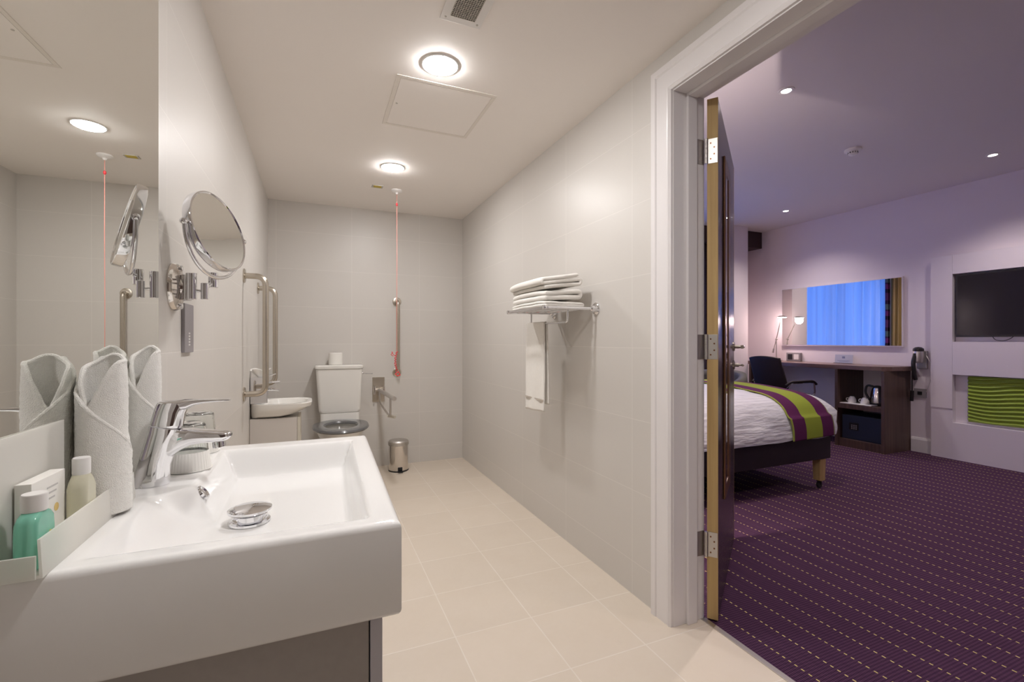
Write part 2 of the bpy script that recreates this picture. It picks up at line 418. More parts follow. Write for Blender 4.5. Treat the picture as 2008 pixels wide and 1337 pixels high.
struct('trim_3', bm, M['gloss_white'], 'white architrave on the bedroom side of the doorway', True)
struct('trim_4', box(B(), XB-.012, XB+.012, DY0+.03, LY, -.01, .004, .002), M['steel'], 'thin metal threshold strip between tiles and carpet', True)

# ================================================================== DOOR
D = thing('door_1', 'open dark door with oak edge, long framed mirror and lever handle', 'door', (1.521, 1.473, .008), math.atan2(.609, .793)); D['kind'] = 'structure'
DL, DH, DT = .905, 2.188, .042     # local x along the leaf, local y = away from the visible face (visible face at y = -DT)
obj('door_leaf', box(B(), .002, DL-.002, -DT, 0, 0, DH, .001), M['door_face'], D, True)
obj('edge_strip', box(B(), -.002, .0022, -DT-.0005, .0005, 0, DH, .0006), M['oak'], D, True, label='oak edge strip')
obj('edge_strip', box(B(), DL-.0022, DL+.002, -DT-.0005, .0005, 0, DH, .0006), M['oak'], D, True, label='oak edge strip')
fx0, fx1, fz0, fz1 = .22, .51, .44, 2.02
bm = B()
for a in ((fx0, fx0+.06, fz0, fz1), (fx1-.10, fx1, fz0, fz1), (fx0+.06, fx1-.10, fz0, fz0+.06), (fx0+.06, fx1-.10, fz1-.06, fz1)):
    box(bm, a[0], a[1], -DT-.010, -DT, a[2], a[3], .004)
fr = obj('mirror_frame', bm, M['bronze'], D, label='bronze mirror frame')
mg = obj('mirror_glass', box(B(), fx0+.06, fx1-.10, -DT-.006, -DT-.001, fz0+.06, fz1-.06), M['mirror'], D, False)
def lever(z, L=.115, r=.010, turn=False):
    h = B(); x = DL-.06
    lathe(h, [(.0, 0), (.026, 0), (.026, .006), (.022, .009), (.011, .010), (.011, .030)], (x, -DT, z), (0, -1, 0), 24)
    tube(h, fillet([(x, -DT-.03, z), (x, -DT-.052, z), (x-L, -DT-.052, z)], .014), r, 14)
    return h
obj('handle', lever(1.135), M['nickel'], D, label='nickel lever handle')
obj('lock_turn', lever(1.03, .045, .006), M['nickel'], D, label='small thumb turn')
h = B(); x = DL-.06
lathe(h, [(0, 0), (.026, 0), (.026, .006), (.011, .010), (.011, .03)], (x, 0, 1.135), (0, 1, 0), 24)
tube(h, fillet([(x, .03, 1.135), (x, .052, 1.135), (x-.115, .052, 1.135)], .014), .010, 14)
obj('handle', h, M['nickel'], D, label='nickel lever handle on the hidden face')
for z in (1.967, 1.144, .314):
    hg = obj('hinge', box(B(), -.0046, -.002, -DT+.001, -.004, z-.052, z+.052, .0008), M['steel'], D, label='satin steel hinge leaf with screws')
    k = B()
    for j in range(5):
        lathe(k, [(.0068, 0), (.0072, .001), (.0072, .0195), (.0068, .0205)], (-.009, .003, z-.052+j*.021), n=16)
    obj('knuckle', k, M['steel'], hg)
    for q, (yy, zz) in enumerate(((-.014, .033), (-.028, .014), (-.028, -.014), (-.014, -.033))):
        k = B(); lathe(k, [(.0035, 0), (.0035, .0012), (.002, .0013)], (-.0046, yy, z+zz), (-1, 0, 0), 12)
        obj('screw', k, M['bronze'], hg)
for z in (1.975, 1.152, .322):
    obj('hinge_leaf', box(B(), XB-.036, XB+.005, LY-.0025, LY-.0002, z-.052, z+.052, .0006), M['steel'], bpy.data.objects['trim_1'], label='steel hinge leaf on the lining')

t = thing('added_door', 'added dark wooden door behind the camera, for the chrome to reflect', 'door', (.45, Y0, 0)); t['kind'] = 'structure'  # added out of view so the chrome has something dark to reflect
obj('door_leaf', box(B(), -.42, .42, .001, .035, .005, 2.05, .002), M['walnut'], t)
obj('handle', tube(B(), fillet([(-.34, .035, 1.0), (-.34, .075, 1.0), (-.34, .075, 1.2), (-.34, .035, 1.2)], .02), .008, 10), M['nickel'], t)
# ================================================================== BATHROOM CEILING FITTINGS
def ceiling_light(loc, label):
    t = thing('ceiling_light', label, 'light', loc, 0, 'round bathroom ceiling lights')
    obj('trim_ring', lathe(B(), [(.075, 0), (.083, 0), (.082, -.004), (.076, -.006), (.075, -.001)], caps=False), M['white_plastic'], t)
    obj('diffuser', lathe(B(), [(.0, -.0005), (.075, -.001), (.073, -.007), (.062, -.012), (.035, -.015), (.0, -.0155)], caps=False), M['lamp_on'], t, label='glowing white diffuser')
    return t
cl = ceiling_light((.504, 2.0, ZC), 'round glowing ceiling light nearest, between the vent grille and access panel')
dup(cl, (.495, 3.315, ZC), 'round glowing ceiling light beyond the access panel, near the red pull cord')
dup(cl, (.50, .685, ZC), 'added round ceiling light above the doorway end, out of view beyond the vent grille')  # added light out of view, brightens the near end

t = thing('access_panel', 'square white access panel set flush in bathroom ceiling', 'panel', (.585, 2.405, ZC))
bm = B()
for a in ((-.245, .245, -.262, -.240), (-.245, .245, .240, .262), (-.245, -.226, -.24, .24), (.226, .245, -.24, .24)): box(bm, a[0], a[1], a[2], a[3], -.003, 0, .001)
obj('panel_frame', bm, mat('panel rim', (.77, .72, .66), .6, bump=.5, bscale=150), t)
obj('panel_door', box(B(), -.2235, .2235, -.2375, .2375, -.0022, 0), M['ceil'], t, False)
obj('lock', lathe(B(), [(0, 0), (.006, 0), (.006, -.004), (0, -.0045)], (-.205, 0, 0), n=16), M['grille'], t)
t = thing('ceiling_vent', 'white square ceiling vent with grey mesh grille', 'vent', (.507, 1.60, ZC))
obj('vent_plate', box(B(), -.08, .08, -.105, .105, -.006, 0, .002), M['white_plastic'], t)
obj('vent_void', box(B(), -.047, .047, -.068, .068, -.0065, -.006), M['grille_dark'], t, False)
bm = B()
for k in range(12): x = -.047+k*.094/11; box(bm, x-.0012, x+.0012, -.068, .068, -.009, -.006)
for k in range(16): y = -.068+k*.136/15; box(bm, -.047, .047, y-.0012, y+.0012, -.0095, -.006)
obj('grille', bm, M['grille'], t, False)
for x, y in ((-.062, -.09), (-.062, .085), (.062, .085), (.062, -.09)): obj('screw', lathe(B(), [(0, 0), (.004, 0), (.004, -.008), (0, -.0085)], (x, y, 0), n=10), M['grille'], t)
t = thing('ceiling_label', 'small grey and yellow plate on ceiling beside the pull cord', 'plate', (.445, 3.77, ZC))
obj('plate', box(B(), -.042, .042, -.03, .03, -.005, 0, .001), M['grille'], t)
obj('yellow_mark', box(B(), -.030, .030, -.026, .020, -.006, -.005), M['yellow'], t, False)
# emergency pull cord
t = thing('pull_cord', 'red emergency pull cord hanging from ceiling near the toilet', 'cord', (.602, 3.81, ZC))
obj('ceiling_rose', lathe(B(), [(0, 0), (.044, 0), (.044, -.008), (.036, -.016), (.016, -.022), (.008, -.034), (0, -.035)]), M['white_plastic'], t)
obj('cord', tube(B(), [(0, 0, -.03), (.001, 0, -.5), (-.001, 0, -1.0), (0, 0, -1.31)], .0019, 8), M['cord'], t)
obj('connector', lathe(B(), [(.003, .012), (.008, .008), (.009, -.006), (.003, -.014)], (0, 0, -.115), n=12), M['red'], t)
pts = [(0, 0, -1.31)]
for k in range(26):
    a = k*1.9; pts.append((-.012*math.sin(k*.13)+.010*math.cos(a), .008*math.sin(a), -1.31-.0062*k+.006*math.sin(a*1.7)))
obj('knot', tube(B(), fillet(pts, .01, 3), .0030, 6), M['red'], t)
pp = [(-.010, 0, -1.345), (-.030, 0, -1.33), (-.042, .004, -1.305), (-.03, 0, -1.318), (-.05, 0, -1.33), (-.028, 0, -1.345)]
obj('loose_end', tube(B(), fillet(pp, .01, 3), .0024, 6), M['red'], t)
tri = [(.012, 0, -1.47), (.026, 0, -1.50), (.004, 0, -1.505), (-.012, 0, -1.49)]
obj('pull_handle', tube(B(), tri, .0055, 8, closed=True), M['red'], t)

# ================================================================== MAIN BASIN
bas = thing('wash_basin', 'large rectangular white ceramic basin in the foreground', 'basin', (0, 0, 0))
BX0, BY0, BY1, BZ, BBOT = XL+.001, .775, 1.53, .88, .722
def bfront(y): return .130+.0165*(y-BY0)/(BY1-BY0)
def sm(t): t = max(0, min(1, t)); return t*t*(3-2*t)
def btop(x, y):
    near = sm((1.135-y)/.07)
    xl = -.237*(1-near)+(-.302)*near; wl = .048*(1-near)+.115*near
    e = min(((bfront(y)-.046)-x)/.030, (x-xl)/wl, (1.468-y)/.062, (y-.808)/.085)
    dist = math.hypot(x+.127, y-1.10)
    fl = .800+.055*min(dist, .45)**1.25
    return BZ-(BZ-fl)*sm(e)
r = .010
nx, ny = 96, 132
bm = B(); V = {}
for i in range(nx+1):
    for j in range(ny+1):
        y = BY0+r+(BY1-BY0-2*r)*j/ny
        x = BX0+r+(bfront(y)-BX0-2*r)*i/nx
        V[i, j] = bm.verts.new((x, y, btop(x, y)))
for i in range(nx):
    for j in range(ny):
        bm.faces.new((V[i, j], V[i+1, j], V[i+1, j+1], V[i, j+1]))
loop = [(i, 0) for i in range(nx)]+[(nx, j) for j in range(ny)]+[(i, ny) for i in range(nx, 0, -1)]+[(0, j) for j in range(ny, 0, -1)]
def outd(i, j):
    return ((1 if i == nx else -1 if i == 0 else 0), (1 if j == ny else -1 if j == 0 else 0))
prev = [V[q] for q in loop]; base = [v.co.copy() for v in prev]; dirs = [outd(*q) for q in loop]
levels = [(r*math.sin(a), BZ-r*(1-math.cos(a))) for a in (PI/8, PI/4, 3*PI/8, PI/2)]
rb = .014
levels += [(r-rb*(1-math.cos(a))-.0, BBOT+rb*(1-math.sin(a))) for a in (0, PI/8, PI/4, 3*PI/8, PI/2)]
for o_, z_ in levels:
    cur = [bm.verts.new((b.x+d[0]*o_, b.y+d[1]*o_, z_)) for b, d in zip(base, dirs)]
    n = len(cur)
    for k in range(n): bm.faces.new((prev[k], prev[(k+1) % n], cur[(k+1) % n], cur[k]))
    prev = cur
bm.faces.new(prev)
obj('basin_body', bm, M['ceramic'], bas, True, 50)
w = thing('basin_waste', 'round chrome pop-up plug in the large basin', 'plug', (-.127, 1.10, .800))
obj('waste_ring', lathe(B(), [(.0, .0005), (.036, .0005), (.039, .002), (.038, .006), (.033, .0075), (.029, .004), (.026, .002)], n=40), M['chrome'], w)
obj('stem', lathe(B(), [(.024, .003), (.022, .013), (.020, .02)], n=32), M['chrome'], w)
obj('plug_cap', lathe(B(), [(.0, .016), (.026, .017), (.038, .022), (.0415, .0265), (.041, .030), (.030, .0335), (.012, .0350), (0, .0353)], n=48, caps=False), M['chrome'], w)
w = thing('overflow', 'small oval chrome overflow ring in the basin wall under the tap', 'overflow', (-.219, 1.148, .860))
nrm = Vector((.80, 0, .62))
obj('ring', lathe(B(), [(.008, .001), (.012, .004), (.0155, .003), (.017, -.002), (.012, -.004)], (0, 0, 0), nrm, 28, caps=False), M['chrome'], w)
obj('hole', lathe(B(), [(0, .0012), (.009, .0012), (.009, -.003)], (0, 0, 0), nrm, 20), M['chrome'], w)
# vanity cabinet below
t = thing('vanity_cabinet', 'grey laminate vanity cabinet under the large basin', 'cabinet', (0, 0, 0))
obj('body', box(B(), XL+.001, .080, .792, 1.512, .001, .7215, .001), M['cabinet'], t)
obj('door', box(B(), .082, .1015, .790, 1.150, .10, .719, .0015), M['cabinet_edge'], t, label='pale grey cabinet door')
obj('door', box(B(), .082, .1015, 1.154, 1.514, .10, .719, .0015), M['cabinet_edge'], t, label='pale grey cabinet door')
# TAP -----------------------------------------------------------------------
tap = thing('basin_tap', 'leaning chrome mixer tap on the large basin', 'tap', (-.3155, 1.175, .8805))
ox, oy, oz = -.3155, 1.175, .8805
def sec_z(x0, x1, z0, z1, hy, p=2.4, n=32):
    """ellipse-like section spanning (x0,z0)-(x1,z1)"""
    return [((x0+x1)/2+(x1-x0)/2*a-ox, hy*b, (z0+z1)/2+(z1-z0)/2*a-oz) for a, b in sup(0, 0, 1, 1, p, n)]
bm = B()
loft(bm, [sec_z(-.3475, -.283, .8805, .8805, .025), sec_z(-.345, -.2825, .889, .888, .0245), sec_z(-.336, -.281, .930, .920, .0235), sec_z(-.328, -.274, .962, .944, .0232),
          sec_z(-.321, -.266, .990, .972, .0235), sec_z(-.3185, -.262, 1.004, .992, .0235)])
obj('tap_body', bm, M['chrome'], tap)
bm = B()
def sec_x(x, z0, z1, hy, p=3, n=28, lean=0):
    return [(x-ox+lean*b, hy*a, (z0+z1)/2+(z1-z0)/2*b-oz) for a, b in sup(0, 0, 1, 1, p, n)]
loft(bm, [sec_x(-.292, .925, .996, .020), sec_x(-.278, .936, .9955, .0212), sec_x(-.262, .949, .994, .0212), sec_x(-.245, .957, .992, .0205), sec_x(-.225, .9595, .989, .0198), sec_x(-.203, .9595, .9855, .0190), sec_x(-.186, .9605, .9825, .0175), sec_x(-.176, .9645, .980, .0145), sec_x(-.171, .970, .9765, .009)])
obj('spout', bm, M['chrome'], tap)
obj('aerator', lathe(B(), [(.0115, 0), (.0125, .001), (.0125, .014), (.010, .018), (0, .018)], (-.194-ox, 0, .9475-oz), (-.12, 0, 1), 24), M['chrome'], tap)
bm = B()
loft(bm, [sec_z(-.3175, -.262, 1.006, .995, .0228), sec_z(-.3165, -.2595, 1.010, 1.001, .0236), sec_z(-.310, -.2555, 1.035, 1.026, .0225), sec_z(-.3065, -.250, 1.046, 1.040, .0215), sec_z(-.304, -.248, 1.0505, 1.0478, .0195)])
hd = obj('handle', bm, M['chrome'], tap)
bm = B()
loft(bm, [sec_x(-.298, 1.0475, 1.053, .017), sec_x(-.272, 1.030, 1.0545, .020), sec_x(-.252, 1.0335, 1.0548, .0185), sec_x(-.237, 1.042, 1.0545, .0165), sec_x(-.215, 1.0455, 1.0535, .014), sec_x(-.190, 1.047, 1.0525, .0115), sec_x(-.174, 1.0478, 1.0512, .008)])
obj('lever', bm, M['chrome'], tap)

# ================================================================== MIRROR
t = thing('wall_mirror', 'large frameless mirror above the large basin', 'mirror', (-.3692, 1.432, 1.0))
t.rotation_euler = (0, 0, -.013)
obj('glass', box(B(), -.0050, 0, -2.0, 0, -.066, 1.380), M['mirror'], t, False)
obj('backing', box(B(), -.0075, -.0051, -2.0, .0006, -.066, 1.380), M['mirror_edge'], t, False)

# ================================================================== MAGNIFYING MIRROR
mm = thing('magnifying_mirror', 'round chrome magnifying mirror on folding wall arm', 'mirror', (XL, 1.622, 1.335))
def loc(p, o=(XL, 1.622, 1.335)): return Vector(p)-Vector(o)
obj('wall_plate', lathe(B(), [(0, 0), (.070, 0), (.070, .004), (.066, .012), (.050, .019), (.030, .023), (.028, .03), (0, .031)], (0, 0, 0), (1, 0, 0), 48), M['steel_shiny'], mm)
for z in (-.055, .055): obj('cap_nut', lathe(B(), [(0, .010), (.009, .018), (.009, .0225), (.006, .024), (0, .0245)], (0, 0, z), (1, 0, 0), 20), M['chrome'], mm)
bm = B(); c1 = loc((-.348, 1.607, 1.333)); c2 = loc((-.326, 1.560, 1.333))
lathe(bm, [(.0125, -.037), (.0135, -.036), (.0135, .036), (.0125, .037)], c1, n=24); lathe(bm, [(.0125, -.037), (.0135, -.036), (.0135, .036), (.0125, .037)], c2, n=24)
for z in (-.026, -.012, .012, .026): tube(bm, [c1+Vector((0, 0, z)), c2+Vector((0, 0, z))], .0035, 10)
obj('pivot_block', bm, M['chrome'], mm)
j2 = loc((-.293, 1.556, 1.318)); j3 = loc((-.278, 1.588, 1.356))
bm = B(); tube(bm, [c2+Vector((0, 0, -.008)), j2], .0045, 12)
lathe(bm, [(.009, -.022), (.010, -.021), (.010, .024), (.009, .025)], j2, n=20)
tube(bm, [j2+Vector((0, 0, .012)), j3+Vector((0, 0, -.008))], .006, 12)
obj('arm', bm, M['chrome'], mm)
bm = B(); lathe(bm, [(.011, -.022), (.0125, -.021), (.0125, .021), (.011, .022)], j3, n=20)
obj('swivel', bm, M['chrome'], mm)
Cc = loc((-.266, 1.562, 1.492)); nn = Vector((.856, -.388, .22)).normalized()
ax = Vector((.413, .911, 0)).normalized()         # pivot axis, horizontal in the disc's plane
ax = (ax-nn*ax.dot(nn)).normalized()
RR = .115
bm = B(); pa = []
upv = Vector((0, 0, 1))
for k in range(25):
    a = PI+PI*k/24; pa.append(Cc+ax*(RR+.011)*math.cos(a)+upv*(RR+.016)*math.sin(a))
tube(bm, pa, .0052, 12); obj('yoke', bm, M['chrome'], mm)
for s in (-1, 1):
    bm = B(); lathe(bm, [(.0045, -.016), (.0045, .002), (.008, .004), (.008, .012), (.004, .015), (0, .0155)], Cc+ax*s*(RR+.006), ax*s, 16)
    obj('pivot_knob', bm, M['chrome'], mm)
bm = B()
lathe(bm, [(RR-.006, .0105), (RR-.003, .0125), (RR, .011), (RR+.001, .006), (RR+.001, -.006), (RR, -.011), (RR-.003, -.0125), (RR-.006, -.0105), (RR-.006, .0105)], Cc, nn, 64, caps=False)
obj('rim', bm, M['chrome'], mm)
bm = B(); lathe(bm, [(0, .009), (RR-.006, .0095), (RR-.006, -.0095), (0, -.009)], Cc, nn, 64, caps=False)
obj('glass', bm, M['mirror'], mm, True, 20)
# shaver socket
t = thing('shaver_socket', 'grey shaver socket plate below the magnifying mirror', 'socket', (XL, 1.762, 1.135))
obj('plate', box(B(), 0, .010, -.055, .055, .006, .160, .002), M['grey_plastic'], t)
bm = B()
for k in range(5):
    z = .028+k*.009
    for q, yy in enumerate((-.010, -.003, .004)):
        box(bm, .010, .0104, yy, yy+.0045, z, z+.0055)
obj('marking', bm, M['white_plastic'], t, False, label='small white printed symbols')

# ================================================================== GRAB RAILS
def rail_wall_left(y, label):
    t = thing('grab_rail', label, 'rail', (XL, y, 1.21), 0, 'vertical grab rails flanking the small basin')
    bm = B(); tube(bm, fillet([(0, 0, .34), (.112, 0, .34), (.112, 0, -.34), (0, 0, -.34)], .085, 10), .0168, 18)
    obj('bar', bm, M['nickel'], t)
    for z in (.34, -.34):
        obj('flange', lathe(B(), [(0, 0), (.041, 0), (.041, .006), (.036, .009), (.018, .010)], (0, 0, z), (1, 0, 0), 28), M['nickel'], t)
    return t
rail_wall_left(3.035, 'brushed vertical grab rail on left wall, nearer of the pair by the small basin')
rail_wall_left(3.725, 'brushed vertical grab rail on left wall, farther of the pair by the small basin')
t = thing('grab_rail', 'brushed vertical grab rail on back wall behind red cord', 'rail', (.706, YB, 1.21))
bm = B(); tube(bm, fillet([(0, 0, .335), (0, -.07, .335), (0, -.07, -.335), (0, 0, -.335)], .045, 8), .0168, 16)
obj('bar', bm, M['nickel'], t)
for z in (.335, -.335):
    obj('flange', lathe(B(), [(0, 0), (.041, 0), (.041, .006), (.036, .009), (.018, .010)], (0, 0, z), (0, -1, 0), 28), M['nickel'], t)
t = thing('folding_rail', 'hinged drop-down support rail on back wall beside the toilet', 'rail', (.537, YB, .72))
obj('wall_plate', box(B(), -.055, .055, -.008, 0, -.115, .115, .003), M['nickel'], t)
bm = B(); box(bm, -.05, -.034, -.075, -.008, -.04, .035, .003); box(bm, .034, .05, -.075, -.008, -.04, .035, .003)
tube(bm, [(-.052, -.055, 0), (.052, -.055, 0)], .017, 16)
obj('hinge_bracket', bm, M['steel_shiny'], t)
bm = B(); tube(bm, fillet([(0, -.06, 0), (.012, -.40, 0), (.030, -.77, 0)], .2), .0175, 16)
obj('upper_bar', bm, M['steel'], t)
bm = B(); tube(bm, fillet([(0, -.06, -.02), (.002, -.10, -.115), (.018, -.56, -.165), (.020, -.62, -.15), (.022, -.62, -.01)], .05), .0085, 12)
obj('lower_bar', bm, M['steel'], t)
bm = B(); tube(bm, [(.012, -.55, -.165), (.06, -.60, -.172)], .013, 12)
obj('end_stop', bm, M['cream'], t)

# ================================================================== TOILET
t = thing('toilet', 'white close-coupled toilet with dark grey seat', 'toilet', (.182, YB, 0))
bm = B()
def rr3(x0, x1, y0, y1, z, r=.03): return [(a, b, z) for a, b in rrect(x0, x1, y0, y1, r)]
loft(bm, [rr3(-.160, .172, -.17, -.012, .548, .035), rr3(-.168, .178, -.185, -.008, .57, .03), rr3(-.190, .190, -.198, -.004, .90, .028), rr3(-.192, .192, -.20, -.003, .928, .028)])
obj('cistern', bm, M['ceramic2'], t)
bm = B(); loft(bm, [rr3(-.196, .196, -.206, -.002, .930, .03), rr3(-.2, .2, -.211, -.001, .938, .03), rr3(-.2, .2, -.211, -.001, .955, .03), rr3(-.192, .192, -.2, -.006, .964, .03)])
obj('cistern_lid', bm, M['ceramic2'], t)
bm = B(); tube(bm, fillet([(.185, -.15, .885), (.205, -.15, .885), (.21, -.16, .885), (.275, -.20, .883)], .01), .0045, 10)
lathe(bm, [(.011, 0), (.011, .012), (.006, .016)], (.184, -.15, .885), (1, 0, 0), 16)
obj('flush_lever', bm, M['chrome'], t)
def egg(w, y0, y1, z, n=48, p=2.2):
    out = []
    for k in range(n):
        a = 2*PI*k/n; c, s = math.cos(a), math.sin(a)
        ym = y0+(y1-y0)*.60
        hy = (y1-ym) if s > 0 else (ym-y0)
        out.append((w*math.copysign(abs(c)**(2/p), c), ym+hy*math.copysign(abs(s)**(2/p), s), z))
    return out
bm = B()
loft(bm, [egg(.115, -.60, -.05, .0), egg(.118, -.60, -.05, .12), egg(.125, -.60, -.05, .25), egg(.165, -.69, -.03, .37), egg(.190, -.74, -.02, .445), egg(.194, -.75, -.02, .466),
          egg(.150, -.67, -.235, .466), egg(.142, -.655, -.245, .43), egg(.10, -.56, -.29, .31), egg(.05, -.48, -.35, .27)])
obj('pan', bm, M['ceramic2'], t)
bm = B(); loft(bm, [rr3(-.155, .165, -.20, -.012, .467, .03), rr3(-.155, .165, -.19, -.012, .546, .03)])
obj('pan_shelf', bm, M['ceramic2'], t)
bm = B()
A = [egg(.210, -.765, -.215, .470, p=2.3), egg(.218, -.773, -.212, .480, p=2.3), egg(.210, -.765, -.216, .494, p=2.3), egg(.185, -.735, -.235, .500, p=2.2), egg(.134, -.655, -.290, .492, p=2.1), egg(.126, -.642, -.30, .480, p=2.1), egg(.132, -.65, -.295, .470, p=2.1)]
A.append(A[0]); loft(bm, A, False, False)
bmesh.ops.remove_doubles(bm, verts=bm.verts, dist=1e-6)
obj('seat', bm, M['grey_seat'], t, label='dark grey toilet seat')
t.location.x = .187
w = thing('toilet_roll', 'white toilet roll standing on the toilet cistern', 'roll', (.158, 4.372, .9645))
bm = B(); A = [(.020, .0), (.055, .0), (.058, .004), (.058, .100), (.055, .104), (.020, .104), (.020, 0)]
lathe(bm, A, n=36, caps=False); obj('paper', bm, M['paper'], w)
obj('core', lathe(B(), [(.0195, .001), (.0195, .103), (.0185, .103), (.0185, .001), (.0195, .001)], n=24, caps=False), M['cream'], w)

# ================================================================== PEDAL BIN
t = thing('pedal_bin', 'small shiny steel pedal bin on floor by back wall', 'bin', (.69, 4.27, 0))
obj('body', lathe(B(), [(.0, .004), (.086, .004), (.089, .012), (.086, .02), (.086, .232), (.0, .232)], n=40), M['steel_shiny'], t)
obj('lid', lathe(B(), [(.0905, .232), (.0915, .236), (.0905, .262), (.080, .274), (.045, .282), (0, .284)], n=40), M['steel'], t)
obj('base_ring', lathe(B(), [(0, 0), (.088, 0), (.0905, .003), (.0905, .010), (.087, .012)], n=40), M['black_plastic'], t)
bm = B(); box(bm, -.022, .022, -.122, -.080, .006, .014, .003); box(bm, -.02, .02, -.093, -.083, .012, .045, .003)
obj('pedal', bm, M['black_plastic'], t)

# ================================================================== SMALL BASIN
t = thing('hand_basin', 'small white rounded hand basin between the grab rails', 'basin', (XL, 3.40, .78))
bm = B()
def dsh(x1, hy, z, r, x0=0.0): return [(a, b, z) for a, b in rrect(x0, x1, -hy, hy, r, 8)]
R = [dsh(.20, .10, -.092, .06), dsh(.26, .135, -.075, .09), dsh(.325, .160, -.045, .11), dsh(.352, .170, -.03, .12), dsh(.358, .174, -.006, .12), dsh(.355, .172, 0, .118),
     dsh(.338, .155, .0, .11, .055), dsh(.330, .148, -.004, .105, .062), dsh(.30, .125, -.06, .09, .085), dsh(.26, .09, -.072, .07, .11)]
# keep the wall edge square
for k in range(6):
    R[k] = [(max(0.0, x), y, z) for x, y, z in R[k]]
loft(bm, R); obj('basin_body', bm, M['ceramic2'], t)
w = thing('cloakroom_cabinet', 'pale plain cabinet boxed in under the small hand basin', 'cabinet', (XL, 3.40, 0))
obj('body', box(B(), .001, .270, -.115, .135, .001, .684, .003), M['boxing'], w)
obj('door', box(B(), .271, .288, -.115, .135, -.06+.12, .682, .002), M['cream'], w)
w = thing('hand_basin_tap', 'small chrome lever tap on the hand basin', 'tap', (-.335, 3.43, .781))
bm = B(); loft(bm, [[(a, b, z) for a, b in sup(x, 0, rx, .020, 2.5, 24)] for x, rx, z in ((0, .022, 0), (.002, .021, .06), (.008, .022, .085), (.010, .020, .105))])
obj('tap_body', bm, M['chrome'], w)
bm = B(); loft(bm, [[(x, a, zc+hz*b) for a, b in sup(0, 0, .016, 1, 3, 20)] for x, zc, hz in ((.01, .072, .018), (.05, .078, .012), (.09, .074, .010), (.108, .070, .008))])
obj('spout', bm, M['chrome'], w)
bm = B(); tube(bm, [(.0, 0, .112), (.05, -.004, .122), (.115, -.006, .124)], .0065, 10)
tube(bm, [(.0, 0, .108), (.03, -.01, .16), (.09, -.02, .178)], .0035, 8)
lathe(bm, [(.02, .104), (.021, .118), (.012, .128), (0, .13)], n=20)
obj('lever', bm, M['chrome'], w)
w = thing('tissue_dispenser', 'chrome tissue box with white tissue, behind the nearer grab rail', 'tissue box', (-.327, 3.325, .781))
obj('box', box(B(), -.052, .045, -.042, .042, 0, .165, .004), M['chrome'], w)
bm = B()
def tis(u, v):
    a = 2*PI*u; rr_ = .010+.040*v+.008*v*math.sin(5*a)
    return (rr_*math.cos(a)*1.1, rr_*math.sin(a)*.8, .163+.05*v+.008*v*math.sin(3*a+1))
sheet(bm, tis, 40, 8, True); solidify(obj('tissue', bm, M['paper'], w), .0015)

# ================================================================== TOWEL RACK
t = thing('towel_rack', 'chrome wall towel rack with shelf and lower hanging bar', 'rack', (XR, 2.305, 1.345))
bm = B(); ya, yb, xo = -.245, .215, -.305
tube(bm, fillet([(-.004, ya, 0), (xo, ya, 0), (xo, yb, 0), (-.004, yb, 0)], .018), .0085, 12)
obj('shelf_frame', bm, M['chrome'], t)
bm = B()
for k in range(5): x = -.055-k*.05; tube(bm, [(x, ya, 0), (x, yb, 0)], .0042, 10)
obj('shelf_bars', bm, M['chrome'], t)
bm = B(); tube(bm, fillet([(-.155, yb+.03-.02, 0), (-.155, yb+.01, -.070), (-.155, ya+.03, -.070), (-.155, ya+.03, 0)], .02), .0055, 12)
obj('hanging_bar', bm, M['chrome'], t)
for y in (ya, yb):
    obj('flange', lathe(B(), [(0, 0), (.034, 0), (.034, .005), (.028, .012), (.017, .016), (.015, .03), (.011, .036)], (0, y, 0), (-1, 0, 0), 28), M['chrome'], t)
    obj('end_cap', lathe(B(), [(0, -.012), (.011, -.010), (.013, 0), (.011, .010), (0, .012)], (xo, y, 0), (1, 0, 0), 20), M['chrome'], t)
# folded towels: a folded strip seen end-on, swept along y
def folded(name, label, base_z, x0, x1, th, layers, tilt, yc, hy, seed, bt=0, grp='folded bath towels on the rack'):
    o = thing(name, label, 'towel', (XR, yc, base_z), 0, grp)
    rnd = random.Random(seed)
    # centre line of the cloth: boustrophedon between x0 (outer, rounded wrap) and x1 (wall side folds)
    path = []; n = layers
    pitch = th/n
    for k in range(n):
        zk = pitch*(k+.5)
        xa, xb_ = (x0+pitch*.6, x1-pitch*.6-rnd.uniform(0, .012))
        xs = [xa+(xb_-xa)*i/14 for i in range(15)]
        if k % 2: xs.reverse()
        path += [(x, zk) for x in xs]
        if k < n-1:
            cx = xb_ if k % 2 == 0 else xa; sg = 1 if k % 2 == 0 else -1
            for q in range(1, 6):
                a = -PI/2+PI*q/6; path.append((cx+sg*math.cos(a)*pitch*.5, zk+pitch*.5+math.sin(a)*pitch*.5))
    def f(u, v):
        i = u*(len(path)-1); a = int(min(i, len(path)-2)); fr_ = i-a
        x = path[a][0]*(1-fr_)+path[a+1][0]*fr_; z = path[a][1]*(1-fr_)+path[a+1][1]*fr_
        yy = (v-.5)*2*hy
        s = (x-x0)/(x1-x0)
        lift = max(0, s)*(bt+tilt*(z/th))+0.004*noise.noise(Vector((x*12, yy*9, z*20+seed)))
        edge = 1-.16*max(0, 1-z/th*0)*0
        droop = -.010*(abs(v-.5)*2)**3*(z/th)
        return (x, yy*edge+.004*math.sin(x*30+seed), z+lift+droop)
    bm = B(); sheet(bm, f, len(path)-1, 26)
    c = obj('cloth', bm, M['towel'], o); solidify(c, pitch*.97); subsurf(c, 1)
    return o
zb = 1.3545
folded('bath_towel', 'white folded bath towel at the bottom of the stack on rack', zb, -.300, -.060, .032, 2, .000, 2.30, .215, 1)
folded('bath_towel', 'white folded bath towel in the middle of the stack on rack', zb+.033, -.302, -.060, .052, 2, .020, 2.30, .212, 2)
